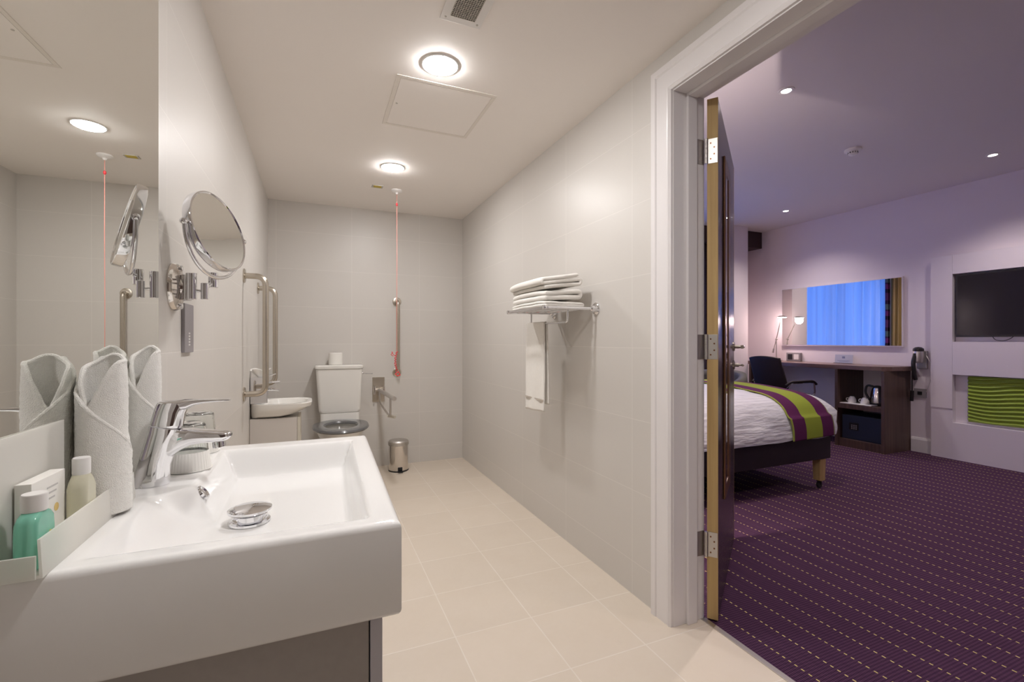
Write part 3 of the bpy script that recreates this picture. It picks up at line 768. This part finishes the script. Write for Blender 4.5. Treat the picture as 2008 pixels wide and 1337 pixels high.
folded('bath_towel', 'white folded bath towel on top of the stack on rack', zb+.088, -.300, -.060, .062, 3, .024, 2.30, .208, 5, .022)
# hanging hand towel
t = thing('hand_towel', 'white hand towel hanging over the lower rack bar', 'towel', (XR-.155, 2.455, 1.275))
def hang(u, v):
    L1, L2 = .50, .46; s = u*(L1+L2+.03)-L1          # runs down the outer side, over the bar, down the wall side
    if s < 0: x, z = -.0085-.006*(-s/L1), s
    elif s < .03: a = s/.03*PI; x, z = -math.cos(a)*.0085, math.sin(a)*.0085
    else: x, z = .0085+.004*((s-.03)/L2), -(s-.03)
    y = (v-.5)*.235; dz = min(1, abs(z)/.3)
    x += .005*dz*math.sin(v*9+u*2)
    z2 = z+(-.012*v*dz if s < 0 else 0)
    return (x, y*(1+.05*dz), z2)
bm = B(); sheet(bm, hang, 90, 16); c = obj('cloth', bm, M['towel'], t); solidify(c, .0075)
bm = B(); box(bm, -.0215, -.0165, -.122, .122, -.437, -.431); obj('woven_band', bm, M['towel_band'], t, label='thin grey woven band')

# ================================================================== TOILETRIES TRAY AND CONTENTS
t = thing('toiletries_tray', 'frosted acrylic toiletries holder on the basin edge below the mirror', 'tray', (-.345, .90, BZ+.0005))
bm = B(); prism(bm, [(-.028, 0), (.028, 0), (.0255, .049), (.0225, .049), (.0245, .004), (-.026, .004)], -.134, .190)
obj('tray_body', bm, M['frosted'], t, True)
bm = B(); box(bm, -.0255, .0225, -.138, -.1345, 0, .030, .001)
obj('end_lip', bm, M['frosted'], t)
bm = B(); box(bm, -.0300, -.0284, -.136, .066, .0, .172, .0006)
obj('back_panel', bm, M['frosted'], t, label='tall frosted back panel')
# carton
t = thing('soap_carton', 'white upright carton behind the green bottle', 'box', (-.3610, .868, BZ+.006))
t.rotation_euler = (0, 0, -.03)
obj('carton', box(B(), -.009, .009, -.042, .042, 0, .100, .001), M['paper'], t)
bm = B(); lathe(bm, [(0, 0), (.006, 0), (.006, .0004), (0, .0004)], (.009, .018, .05), (1, 0, 0), 16)
obj('gold_mark', bm, mat('soft gold print', (.75, .55, .22), .5), t)
bm = B()
for k, (a, b) in enumerate(((-.006, .022), (-.002, .018), (-.010, .014))): box(bm, .009, .0093, a, b, .082-.008*k, .0845-.008*k)
obj('print', bm, mat('pale grey print', (.55, .53, .52), .6), t, False)
# green bottle
t = thing('green_bottle', 'small green bottle with white cap in the tray', 'bottle', (-.3385, .798, BZ+.006))
def flatb(w, d, z, r): return [(a, b, z) for a, b in rrect(-d, d, -w, w, r, 6)]
bm = B(); loft(bm, [flatb(.022, .010, 0, .006), flatb(.0245, .0125, .003, .007), flatb(.0250, .0125, .045, .007), flatb(.0245, .0120, .060, .007), flatb(.020, .0115, .067, .009), flatb(.012, .0105, .072, .0103)])
obj('bottle_body', bm, M['green_bottle'], t)
obj('cap', lathe(B(), [(0, .072), (.0128, .072), (.0132, .074), (.0132, .093), (.0122, .0945), (0, .0945)], n=32), M['white_plastic'], t, label='white cap')
bm = B(); lathe(bm, [(0, 0), (.0045, 0), (.0045, .0004), (0, .0004)], (.0125, .008, .038), (1, 0, 0), 14); obj('gold_mark', bm, M['yellow'], t)
# clear bottle
t = thing('clear_bottle', 'small clear bottle with white cap between carton and towels', 'bottle', (-.337, .925, BZ+.006))
bm = B(); loft(bm, [flatb(.018, .011, 0, .006), flatb(.0205, .013, .003, .008), flatb(.0205, .013, .066, .008), flatb(.018, .012, .076, .010), flatb(.011, .0105, .086, .0103)])
obj('bottle_body', bm, M['clear_bottle'], t)
obj('cap', lathe(B(), [(0, .086), (.0108, .086), (.0112, .088), (.0112, .110), (.0102, .1115), (0, .1115)], n=32), M['white_plastic'], t, label='white cap')
# rolled towels
def rolled(locn, rz, label, H, rx, ry, seed):
    t = thing('rolled_towel', label, 'towel', locn, rz, 'face towels folded upright by the mirror')
    def top1(th): # th measured from the front (-y); low point to the left
        d = (th+.75+PI) % (2*PI)-PI
        return H-.085*math.exp(-(abs(d)/.95)**1.35*1.0)+.004*math.sin(3*th)
    def top2(th):
        d = (th+PI) % (2*PI)-PI
        if d < -1.0: v = H*.72+(-1.0-d)*.035
        elif d < 1.7: v = H*.72-(d+1.0)/2.7*H*.36
        else: v = H*.36+(d-1.7)/1.45*H*.42
        return v
    def shell(sc, top, z0, name, flare):
        def f(u, v):
            th = u*2*PI-PI; z = z0+(top(th)-z0)*v
            k = sc*(1+flare*max(0, 1-z/(H*.55))**1.3)*(1-.10*max(0, (z-H*.72)/(H*.28))**2)
            w_ = 1+.03*noise.noise(Vector((math.sin(th)*2, math.cos(th)*2, z*14+seed)))
            x = rx*k*w_*math.sin(th); y = -ry*k*w_*math.cos(th)
            return (x+.0012*noise.noise(Vector((x*160, y*160, z*160))), y, z)
        bm = B(); sheet(bm, f, 96, 70, True); c = obj(name, bm, M['towel_roll'], t); solidify(c, .0055, 0)
        hem = [Vector(f(i/96, 1.0)) for i in range(96)]
        return c, hem
    c, hem = shell(.90, top1, .0, 'inner_fold', .03)
    h = obj('hem', tube(B(), [p+Vector((0, 0, -.001)) for p in hem], .0040, 8, closed=True), M['towel_roll'], c)
    c, hem = shell(1.05, top2, .0, 'outer_fold', .03)
    h = obj('hem', tube(B(), hem, .0036, 8, closed=True), M['towel_roll'], c)
    h = obj('hem', tube(B(), [p*1.0+Vector((p.x*.02, p.y*.02, -.011)) for p in hem], .0022, 8, closed=True), M['towel_roll'], c)
    return t
rolled((-.337, 1.008, BZ+.0055), .30, 'white face towel folded upright behind the clear bottle', .266, .033, .030, 3)
rolled((-.341, 1.234, BZ+.0010), .34, 'white face towel folded upright behind the tap', .282, .0275, .028, 8)
# tumblers
tum = thing('tumbler', 'upturned clear glass tumbler behind the tap, on pleated paper', 'glass', (-.272, 1.282, BZ+.0008), 0, 'upturned tumblers on the basin')
bm = B()
lathe(bm, [(.0385, .006), (.0395, .006), (.0385, .030), (.0345, .085), (.0320, .102), (.026, .108), (0, .109)], n=40, caps=False)
lathe(bm, [(.0385, .006), (.0372, .030), (.0332, .084), (.0305, .098), (.025, .102), (0, .103)], n=40, caps=False)
bmesh.ops.remove_doubles(bm, verts=bm.verts, dist=1e-6)
obj('glass_body', bm, M['glass'], tum, True, 60)
bm = B()
def plt(u, v):
    a = 2*PI*u; r0 = .0385+.0055*(1-v); z = .0022+.040*v; r1 = r0+-.0+.0004*math.sin(40*a)*(1-v*.5)
    return (r1*math.cos(a), r1*math.sin(a), z)
sheet(bm, plt, 320, 5, True)
lathe(bm, [(0, .036), (.0355, .036), (.0355, .037), (0, .037)], n=36); lathe(bm, [(0, .0003), (.046, .0003), (.046, .002), (0, .002)], n=36)
obj('paper_cover', bm, M['paper'], tum, True, 60)
dup(tum, (-.288, 1.468, BZ+.0008), 'upturned clear glass tumbler at the far end of the basin, on pleated paper')

# ================================================================== BEDROOM
# ceiling spots
def spot(loc_, label):
    t = thing('ceiling_spot', label, 'light', loc_, 0, 'small recessed bedroom ceiling spots')
    obj('trim_ring', lathe(B(), [(.026, -.001), (.045, 0), (.044, -.005), (.029, -.006), (.027, -.001)], n=32, caps=False), M['white_plastic'], t)
    obj('bulb', lathe(B(), [(.0, -.001), (.027, -.001), (.026, -.004), (.0, -.005)], n=24, caps=False), M['spot_on'], t, label='glowing bulb')
    l = bpy.data.lights.new('spot_lamp', 'SPOT'); l.energy = 75; l.color = (1, .87, .83); l.spot_size = 2.2; l.spot_blend = 1; l.shadow_soft_size = .03
    lo = bpy.data.objects.new('spot_lamp', l); COL.objects.link(lo); lo.parent = t; lo.location = (0, 0, -.012)
    return t
s0 = spot((2.667, 1.958, ZCB), 'small ceiling spot nearest to the doorway')
dup(s0, (5.17, 1.967, ZCB), 'small ceiling spot in front of the television wall')
dup(s0, (5.14, 3.78, ZCB), 'small ceiling spot near the dark pelmet, above the desk')
dup(s0, (2.67, 3.78, ZCB), 'added small ceiling spot above the bed head, out of view')  # this and the next two: unseen spots added to even the light
dup(s0, (2.67, .15, ZCB), 'added small ceiling spot beside the doorway, out of view')
dup(s0, (5.17, .15, ZCB), 'added small ceiling spot at the near end of the television wall, out of view')
t = thing('smoke_detector', 'white round smoke detector on bedroom ceiling', 'detector', (3.99, 2.356, ZCB))
obj('base', lathe(B(), [(0, 0), (.058, 0), (.058, -.014), (.05, -.018), (0, -.018)], n=32), M['white_plastic'], t)
obj('sensor', lathe(B(), [(.036, -.018), (.034, -.032), (.030, -.034), (.030, -.040), (.020, -.048), (0, -.050)], n=32), M['white_plastic'], t)
bm = B()
for k in range(12): a = 2*PI*k/12; box(bm, .031*math.cos(a)-.004, .031*math.cos(a)+.004, .031*math.sin(a)-.004, .031*math.sin(a)+.004, -.033, -.022)
obj('vents', bm, M['black_plastic'], t, False)
# pelmet and curtains
tag(rebase(obj('curtain_pelmet', box(B(), 1.95, XF-.002, 4.68, 4.94, 2.49, ZCB-.002, .002), M['brown']), (3.9, 4.8, 2.49)), 'dark brown box pelmet above the bedroom window', 'pelmet')
def curtain(x0, x1, y, amp, waves, z0=.02, z1=2.488):
    bm = B()
    def f(u, v):
        x = x0+(x1-x0)*u; ph = 2*PI*waves*u
        d = amp*(math.sin(ph+.5*math.sin(v*2))+.35*math.sin(ph*2.3+1+v))
        return (x+.01*math.sin(ph*1.7+v*3), y+d, z0+(z1-z0)*v)
    sheet(bm, f, int(waves*14)+8, 14); return bm
tag(rebase(obj('voile_curtain', curtain(2.42, 4.98, 4.85, .028, 11), M['sheer']), (3.8, 4.83, .02)), 'sheer white voile glowing blue in the desk wall mirror', 'curtain')
c = tag(rebase(obj('curtain', curtain(2.60, 2.735, 4.765, .020, 2), M['stripe_curtain']), (2.7, 4.76, .02)), 'dark purple curtain panel with pale bands beside the voile', 'curtain'); solidify(c, .003)
c = tag(rebase(obj('curtain', curtain(1.98, 2.575, 4.75, .024, 6), M['gold']), (2.3, 4.77, .02)), 'gold brown curtain panel, rightmost in the desk wall mirror', 'curtain'); solidify(c, .003)
c = tag(rebase(obj('curtain', curtain(4.80, 5.06, 4.74, .02, 4), M['brown']), (4.9, 4.77, .02)), 'dark brown curtain seen in the gap behind the door hinges', 'curtain'); solidify(c, .003)
# wall mirror over desk
t = thing('desk_mirror', 'wide rectangular wall mirror above the desk', 'mirror', (XF, 3.65, 1.12))
obj('frame', box(B(), -.030, -.001, -.705, .705, -.012, .752, .002), M['panel_white'], t)
obj('glass', box(B(), -.032, -.0305, -.695, .695, 0, .742), M['mirror'], t, False)
# desk
t = thing('desk', 'dark walnut desk with end shelf unit along the far wall', 'desk', (XF, 3.65, 0))
ZD = .902
prof = [(XF-.002-XF, -.80), (-.20, -.80), (-.36, -.775), (-.43, -.72), (-.455, -.63), (-.46, -.50), (-.46, .88), (-.002, .88)]
bm = B(); prism(bm, prof, ZD-.045, ZD, 'xy'); bmesh.ops.bevel(bm, geom=bm.edges, offset=.003, segments=2, affect='EDGES')
obj('desk_top', bm, M['walnut_top'], t)
bm = B(); box(bm, -.47, -.002, -.765, -.735, .001, ZD-.046, .001); 
obj('end_panel', bm, M['walnut'], t)
obj('side_panel', box(B(), -.47, -.002, -.30, -.27, .001, ZD-.046, .001), M['walnut'], t)
obj('shelf', box(B(), -.465, -.002, -.734, -.301, .425, .475, .001), M['walnut'], t)
obj('plinth', box(B(), -.455, -.002, -.734, -.301, .001, .085, .001), M['walnut'], t)
obj('leg_panel', box(B(), -.45, -.002, .84, .87, .001, ZD-.046, .001), M['walnut'], t)
t = thing('safe', 'dark blue room safe in the lower desk compartment', 'safe', (XF-.225, 3.132, .086))
obj('body', box(B(), -.185, .19, -.205, .205, 0, .265, .004), M['safe'], t)
obj('door', box(B(), -.190, -.186, -.195, .195, .01, .255, .002), M['safe'], t)
kp = obj('keypad', box(B(), -.196, -.191, .03, .125, .105, .185, .002), M['black_plastic'], t)
bm = B()
for i in range(3):
    for j in range(3): box(bm, -.1985, -.196, .045+.022*i, .058+.022*i, .115+.018*j, .126+.018*j)
obj('button', bm, M['grey_plastic'], kp, False)
# kettle, cups
t = thing('kettle', 'small black and steel kettle on the desk shelf', 'kettle', (5.60, 3.055, .476))
obj('body', lathe(B(), [(0, .022), (.066, .022), (.070, .03), (.062, .12), (.050, .175), (.042, .19), (0, .195)], n=36), M['steel_shiny'], t)
obj('base', lathe(B(), [(0, 0), (.075, 0), (.076, .012), (.068, .021), (0, .021)], n=36), M['black_plastic'], t)
obj('lid', lathe(B(), [(.043, .188), (.040, .205), (.02, .212), (0, .213)], n=30), M['black_plastic'], t)
bm = B(); tube(bm, fillet([(-.02, .030, .20), (-.02, .095, .215), (-.02, .115, .13), (-.02, .062, .045)], .04), .011, 12); obj('handle', bm, M['black_plastic'], t)
bm = B(); tube(bm, [(0, -.05, .13), (0, -.085, .185)], lambda s: .016-.008*s, 12); obj('spout', bm, M['steel_shiny'], t)
tray = tag(rebase(obj('tea_tray', box(B(), 5.42, 5.58, 3.02, 3.34, .476, .486, .003), M['white_plastic']), (5.5, 3.2, .476)), 'white tea tray under cups on the desk shelf', 'tray')
cp = thing('cup', 'white upturned cup on tea tray, next to the kettle', 'cup', (5.50, 3.125, .4865), 0, 'cups on the desk shelf')
obj('body', lathe(B(), [(.041, 0), (.042, .002), (.038, .035), (.026, .062), (.020, .066), (.020, .07), (0, .07)], n=30, caps=False), M['ceramic2'], cp)
bm = B(); tube(bm, fillet([(0, .037, .05), (0, .062, .045), (0, .06, .02), (0, .040, .014)], .015), .004, 8); obj('handle', bm, M['ceramic2'], cp)
dup(cp, (5.50, 3.255, .4865), 'white upturned cup on tea tray, farther from the kettle')
# desk-top things
t = thing('socket_unit', 'grey double socket box standing on the desk', 'socket', (5.845, 4.18, ZD+.001))
obj('frame', box(B(), -.02, .02, -.098, .098, 0, .112, .004), M['grey_plastic'], t)
obj('black_module', box(B(), -.024, -.0205, .01, .075, .022, .092, .002), M['black_plastic'], t)
obj('white_module', box(B(), -.024, -.0205, -.078, -.012, .022, .092, .002), M['white_plastic'], t, label='white socket module')
t = thing('card_holder', 'pale clear card holder on the desk below the mirror', 'card', (5.80, 3.53, ZD+.001))
t.rotation_euler = (0, .12, 0)
obj('card', box(B(), -.002, .002, -.10, .10, .004, .105, .0008), M['pale_card'], t)
obj('foot', box(B(), -.030, .03, -.10, .10, 0, .004, .001), M['glass'], t)
bm = B(); box(bm, -.0028, -.002, -.014, .018, .060, .084); box(bm, -.0028, -.002, -.07, .07, .030, .034); box(bm, -.0028, -.002, -.05, .05, .020, .023)
obj('print', bm, mat('blue grey print', (.16, .18, .30), .6), t, False)
# desk lamp
t = thing('desk_lamp', 'slim adjustable desk lamp, lit, at the far end of the desk', 'lamp', (5.73, 4.35, ZD+.001))
obj('base', lathe(B(), [(0, 0), (.07, 0), (.07, .008), (.062, .013), (0, .014)], n=36), M['steel'], t)
bm = B(); tube(bm, [(0, 0, .01), (0, 0, .30)], .006, 10); obj('pole', bm, M['steel'], t)
bm = B(); tube(bm, [(-.02, .035, .12), (0, 0, .29), (-.055, -.11, .575)], .005, 10); lathe(bm, [(.012, -.012), (.012, .012)], (0, 0, .29), (1, 0, 0), 16)
lathe(bm, [(.012, -.03), (.012, .03)], (-.018, .032, .135), (.115, -.2, 1), 16)
obj('arm', bm, M['steel'], t)
sh = obj('shade', lathe(B(), [(.0, .022), (.03, .020), (.062, .006), (.064, 0), (.060, 0), (.03, .014), (0, .016)], (-.06, -.125, .580), n=32, caps=False), M['steel'], t)
obj('bulb', lathe(B(), [(0, .012), (.052, .010), (.054, .0), (.05, -.006), (0, -.008)], (-.06, -.125, .580), n=24, caps=False), M['desk_on'], t, label='glowing bulb')
l = bpy.data.lights.new('lamp_light', 'POINT'); l.energy = 7; l.color = (1, .74, .68); l.shadow_soft_size = .05
lo = bpy.data.objects.new('lamp_light', l); COL.objects.link(lo); lo.parent = t; lo.location = (-.06, -.125, .545)
# chair
t = thing('desk_chair', 'black office chair with armrests facing the desk', 'chair', (5.18, 3.88, 0), -.06)
def bk(u, v):
    y = (u-.5)*.44; z = .62+.37*v
    return (-.17-.12*v+.035*(2*u-1)**2, y*(1-.05*v), z-.02*(2*u-1)**2*v)
bm = B(); sheet(bm, bk, 20, 14); c = obj('backrest', bm, M['black_leather'], t); solidify(c, .028)
bm = B(); loft(bm, [rr3(-.22, .25, -.23, .23, .47, .06), rr3(-.23, .26, -.24, .24, .49, .06), rr3(-.23, .26, -.24, .24, .525, .06), rr3(-.21, .24, -.22, .22, .545, .06)]); obj('seat', bm, M['black_leather'], t)
obj('column', lathe(B(), [(.03, .10), (.03, .28), (.018, .28), (.018, .47)], n=20), M['chrome'], t)
for s in (-1, 1):
    bm = B(); tube(bm, fillet([(-.19, s*.23, .66), (-.13, s*.255, .698), (.22, s*.255, .700), (.27, s*.255, .66)], .03), .013, 12)
    a_ = obj('armrest', bm, M['black_leather'], t)
    bm = B(); tube(bm, fillet([(-.18, s*.235, .63), (-.12, s*.25, .684), (.24, s*.25, .684), (.255, s*.25, .55), (.20, s*.20, .50)], .03), .0085, 10); obj('arm_support', bm, M['chrome'], a_)
for k in range(5):
    a = 2*PI*k/5; bm = B(); tube(bm, [(.02*math.cos(a), .02*math.sin(a), .11), (.27*math.cos(a), .27*math.sin(a), .07)], .014, 10); lg = obj('leg', bm, M['chrome'], t)
    bm = B(); lathe(bm, [(.024, -.012), (.026, -.008), (.026, .008), (.024, .012)], (.27*math.cos(a), .27*math.sin(a), .027), (-math.sin(a), math.cos(a), 0), 16); obj('castor', bm, M['black_plastic'], lg)
# tub chair beyond the bed
t = thing('tub_chair', 'olive grey tub armchair beyond the bed, by the column', 'armchair', (4.42, 4.16, 0))
def tb(u, v):
    a = -2.3+4.6*u; rr_ = .30+.03*math.sin(v*PI)
    return (rr_*math.cos(a+.5), rr_*math.sin(a+.5), .15+(.66-.12*abs(2*u-1)**2)*v)
bm = B(); sheet(bm, tb, 36, 12); c = obj('shell', bm, M['armchair'], t); solidify(c, .08)
bm = B(); lathe(bm, [(0, .13), (.235, .13), (.25, .18), (.25, .42), (.22, .45), (0, .455)], n=32); obj('seat_cushion', bm, M['armchair'], t)
for k in range(4):
    a = PI/4+PI/2*k; obj('leg', lathe(B(), [(.012, 0), (.018, .14)], (.2*math.cos(a), .2*math.sin(a), 0), n=10), M['walnut'], t)
# bed
t = thing('bed', 'double bed with dark base and white duvet beyond the door', 'bed', (2.66, 3.15, 0))
bx0, bx1, by0, by1 = -1.14, 1.12, -.755, .755
obj('bed_base', box(B(), bx0, bx1, by0, by1, .240, .415, .008), M['bedbase'], t)
obj('mattress', box(B(), bx0+.01, bx1-.01, by0+.01, by1-.01, .416, .68, .06, 4), M['panel_white'], t)
for x, y in ((bx1-.075, by0+.045), (bx1-.075, by1-.045), (bx0+.06, by0+.045), (bx0+.06, by1-.045)):
    bm = B(); loft(bm, [rr3(x-.030, x+.030, y-.030, y+.030, .065, .005), rr3(x-.034, x+.034, y-.034, y+.034, .240, .005)])
    lg = obj('leg', bm, M['oak'], t, label='light oak leg')
    bm = B(); lathe(bm, [(.024, -.010), (.027, -.007), (.027, .007), (.024, .010)], (x, y, .027), (0, 1, 0), 20); lathe(bm, [(.006, .03), (.006, .066)], (x, y-.015, 0), n=8)
    box(bm, x-.006, x+.006, y-.018, y+.018, .050, .060)
    obj('castor', bm, M['black_plastic'], lg)
tx, ty = 2.66, 3.15
def bedtop(x, y):          # world height of the duvet's top
    ex = min(1, max(0, (3.91-x)/.34)); ey = min(1, max(0, min(y-2.345, 3.955-y)/.26))
    q = (1-(1-ex)**2.6)**(1/2.6)*(1-(1-ey)**2.6)**(1/2.6)
    return .50+.235*q+.055*math.sin(PI*min(1, max(0, (y-2.34)/1.62)))*min(1, ex*1.5)
def duv(u, v):             # v: 0 hem .. 1 centre
    a = 2*PI*u; c, s_ = math.cos(a), math.sin(a); p = 12
    k = (abs(c)**p+abs(s_)**p)**(-1/p); X, Y = c*k, s_*k
    if v < .3:
        w_ = v/.3; e = 1+.012*noise.noise(Vector((X*4, Y*4, 1)))+.006*math.sin(w_*PI)
        z = .430+.10*w_+.014*noise.noise(Vector((X*5, Y*5, 7)))*(1-w_); rad = e
    else:
        w_ = (v-.3)/.7; rad = 1-w_**1.0*.999; z = None
        rad = max(0.0005, 1-w_)
    x = 2.735+1.180*X*rad; y = 3.15+.805*Y*rad
    if z is None:
        z = max(.53, bedtop(x, y))+.006*noise.noise(Vector((x*5, y*9, 3)))
    return (x-tx, y-ty, z)
bm = B(); sheet(bm, duv, 200, 90, True)
c = obj('duvet', bm, M['duvet'], t, True, 80)
# runner (own thing, lies on the bed)
t = thing('bed_runner', 'purple and lime striped runner across the foot of the bed', 'throw', (3.53, 3.15, .45))
YY = []
def rprof(s, x):
    # s 0..1 across: near hem up, over, down the far side
    if s < .12: w_ = s/.12; return (2.334-.004*math.sin(w_*3), .440+.16*w_)
    if s > .88: w_ = (1-s)/.12; return (3.966+.004*math.sin(w_*3), .440+.16*w_)
    w_ = (s-.12)/.76; a = w_; yy = 2.336+1.628*a
    return (yy, None)
def run(u, v):
    x = 3.255+.47*u; y, z = rprof(v, x)
    if z is None:
        e = min(y-2.336, 3.964-y); z = max(.60, bedtop(x, max(2.3452, min(3.9548, y))))+.010
        z = z if e > .02 else .60+(z-.60)*e/.02
    else:
        z += .012*(1-u)*-1*(1 if v < .12 else 0)*(1-v/.12)
    x -= .055*min(1, v/.16)
    return (x-3.53+(.010*math.sin(v*20)), y-3.15, z-.45)
bm = B(); sheet(bm, run, 24, 160); 
m_run, N_, L_, p_ = newmat('runner stripes'); g_ = G(m_run)
u_ = g_.xyz(N_.new('ShaderNodeTexCoord').outputs['UV'])[0]
r_ = N_.new('ShaderNodeValToRGB'); r_.color_ramp.interpolation = 'CONSTANT'; e_ = r_.color_ramp.elements
st_ = [(0, (.30, .34, .07)), (.03, PURP), (.31, LIME), (.70, PURP), (.975, (.24, .22, .10))]
while len(e_) < len(st_): e_.new(.5)
for k, (ps, c) in enumerate(st_): e_[k].position = ps; e_[k].color = c4(*c)
L_.new(u_, r_.inputs[0]); L_.new(r_.outputs[0], p_.inputs['Base Color']); p_.inputs['Roughness'].default_value = .85; p_.inputs['Specular IOR Level'].default_value = .15
c = obj('cloth', bm, m_run, t, True, 60)
uv = c.data.uv_layers.new(name='weave')
for lp in c.data.loops: uv.data[lp.index].uv = ((lp.vertex_index % 25)/24, (lp.vertex_index//25)/160)
solidify(c, .006, 0)
# unseen bedside wall lamps, added to brighten the bedroom and its ceiling
wl = thing('added_bedside_lamp', 'added bedside wall lamp out of view, nearer the doorway', 'lamp', (XB, 2.10, 1.30), 0, 'added bedside wall lamps')
obj('back_plate', lathe(B(), [(0, 0), (.05, 0), (.05, .01), (0, .012)], (0, 0, -.08), (1, 0, 0)), M['steel'], wl)
obj('arm', tube(B(), fillet([(.01, 0, -.08), (.13, 0, -.08), (.13, 0, -.02)], .03), .007, 10), M['steel'], wl)
obj('shade', lathe(B(), [(.095, 0), (.065, .17), (.063, .17), (.093, 0), (.095, 0)], (.13, 0, -.04), caps=False), M['paper'], wl)
l = bpy.data.lights.new('added_bedside_light', 'POINT'); l.energy = ADDED_BEDSIDE; l.color = (1, .84, .78); l.shadow_soft_size = .04
lo = bpy.data.objects.new('added_bedside_light', l); COL.objects.link(lo); lo.parent = wl; lo.location = (.13, 0, .05)
dup(wl, (XB, 4.25, 1.30), 'added bedside wall lamp out of view, nearer the window')
# pillows at the head
for k, (y, z) in enumerate(((2.80, .83), (3.50, .83))):
    bm = B()
    def pil(u, v):
        a = 2*PI*u; b = PI*(v-.5); p = .6
        cx = math.copysign(abs(math.cos(a))**p, math.cos(a)); cy = math.copysign(abs(math.sin(a))**p, math.sin(a))
        return (.22*cx*math.cos(b), .32*cy*math.cos(b), .07*math.sin(b))
    sheet(bm, pil, 40, 16, True); bmesh.ops.remove_doubles(bm, verts=bm.verts, dist=1e-5)
    o = obj('pillow', bm, M['duvet']); o.location = (1.86, y, z+.03)
    tag(o, 'white pillow at the bed head, nearer side' if k == 0 else 'white pillow at the bed head, farther side', 'pillow', 'bed pillows')
# television wall panel
t = thing('television_wall', 'white built-out wall panel framing the television and lime insert', 'wall unit', (XF, 1.6, 0))
PX = -.07; y1, y0 = 1.08, -1.10
bm = B()
box(bm, PX, -.001, .905, y1, .50, 2.025, .001)                      # upper left column
box(bm, PX+.006, -.001, .905, y1, .001, .499, .001)                 # lower left column
box(bm, PX, -.001, y0, .904, 1.835, 2.025, .001)                    # head
box(bm, PX, -.001, y0, .904, .84, 1.165, .001)                      # middle band
box(bm, PX, -.001, y0, .904, .001, .365, .001)                      # lower band
box(bm, -.012, -.001, y0, .904, 1.166, 1.834); box(bm, -.012, -.001, y0, .904, .366, .839)
box(bm, PX, -.001, y0-.18, y0-.001, .001, 2.025, .001)
obj('surround', bm, M['panel_white'], t)
bm = B()
def wave(u, v):
    y = .80-1.75*u; z = .39+.44*v
    return (-.034+.007*math.sin(2*PI*(v*12+.45*math.sin(u*9+v*2.2)+.2*math.sin(u*23)))+.002, y, z)
sheet(bm, wave, 120, 180)
c = obj('lime_insert', bm, mat('lime gloss wave panel', (.27, .37, .045), .28), t, label='lime green wavy panel'); solidify(c, .004)
t = thing('television', 'black flat television in the white wall panel', 'television', (XF-.045, 1.60, 1.20))
obj('body', box(B(), -.012, .030, -.95, .885, .012, .625, .003), M['black_plastic'], t)
obj('screen', box(B(), -.0135, -.0125, -.935, .87, .030, .610), M['tv'], t, False)
bm = B(); tube(bm, fillet([(-.002, .62, .02), (-.006, .60, -.018), (-.006, .54, -.026), (-.006, .50, -.010), (-.002, .47, .02)], .02), .003, 8)
tube(bm, fillet([(-.002, .40, .02), (-.006, .36, -.015), (-.006, .28, -.012), (-.006, .20, -.022), (-.002, .15, .02)], .02), .003, 8)
obj('cable', bm, M['black_plastic'], t)
# hair dryer in wall holder
t = thing('hair_dryer', 'black and silver hair dryer on its wall holder', 'hair dryer', (XF, 2.775, .90))
obj('wall_holder', box(B(), -.035, -.001, -.045, .045, -.02, .17, .008), M['grey_plastic'], t)
bm = B(); lathe(bm, [(.0, .0), (.036, .0), (.044, .02), (.046, .08), (.040, .13), (.030, .15), (0, .152)], (-.09, 0, .045), (0, 0, 1), 28); obj('barrel', bm, M['steel'], t)
bm = B(); lathe(bm, [(.041, 0), (.047, .006), (.044, .028), (.026, .042), (0, .046)], (-.09, 0, .165), (0, 0, 1), 28); obj('rear_cap', bm, M['black_plastic'], t)
bm = B(); tube(bm, fillet([(-.12, .012, .14), (-.145, .02, .05), (-.125, .018, -.09), (-.11, .015, -.13)], .04), .019, 14); obj('handle', bm, M['black_plastic'], t)
bm = B(); tube(bm, fillet([(-.10, .03, .06), (-.11, .045, -.04), (-.10, .050, -.16), (-.09, .055, -.25)], .05), .006, 8)
tube(bm, [(-.09, .055, -.25), (-.09, .060, -.36)], .017, 10)
obj('flex', bm, M['black_plastic'], t)
bm = B(); tube(bm, fillet([(-.04, -.045, .12), (-.05, -.10, .02), (-.045, -.085, -.12), (-.015, -.035, -.26)], .05), .0035, 8); obj('cable', bm, M['white_plastic'], t)
t = thing('wall_socket', 'grey wall socket below the hair dryer', 'socket', (XF, 2.80, .575))
obj('plate', box(B(), -.010, -.001, -.055, .055, 0, .095, .002), M['grey_plastic'], t)
obj('switch', box(B(), -.014, -.0105, -.02, .02, .03, .065, .001), M['black_plastic'], t)

# even shading on bevelled flat parts
for o in list(S.objects):
    if o.type == 'MESH' and not o.modifiers and len(o.data.polygons) < 1200:
        md = o.modifiers.new('normals', 'WEIGHTED_NORMAL'); md.keep_sharp = True; md.weight = 100
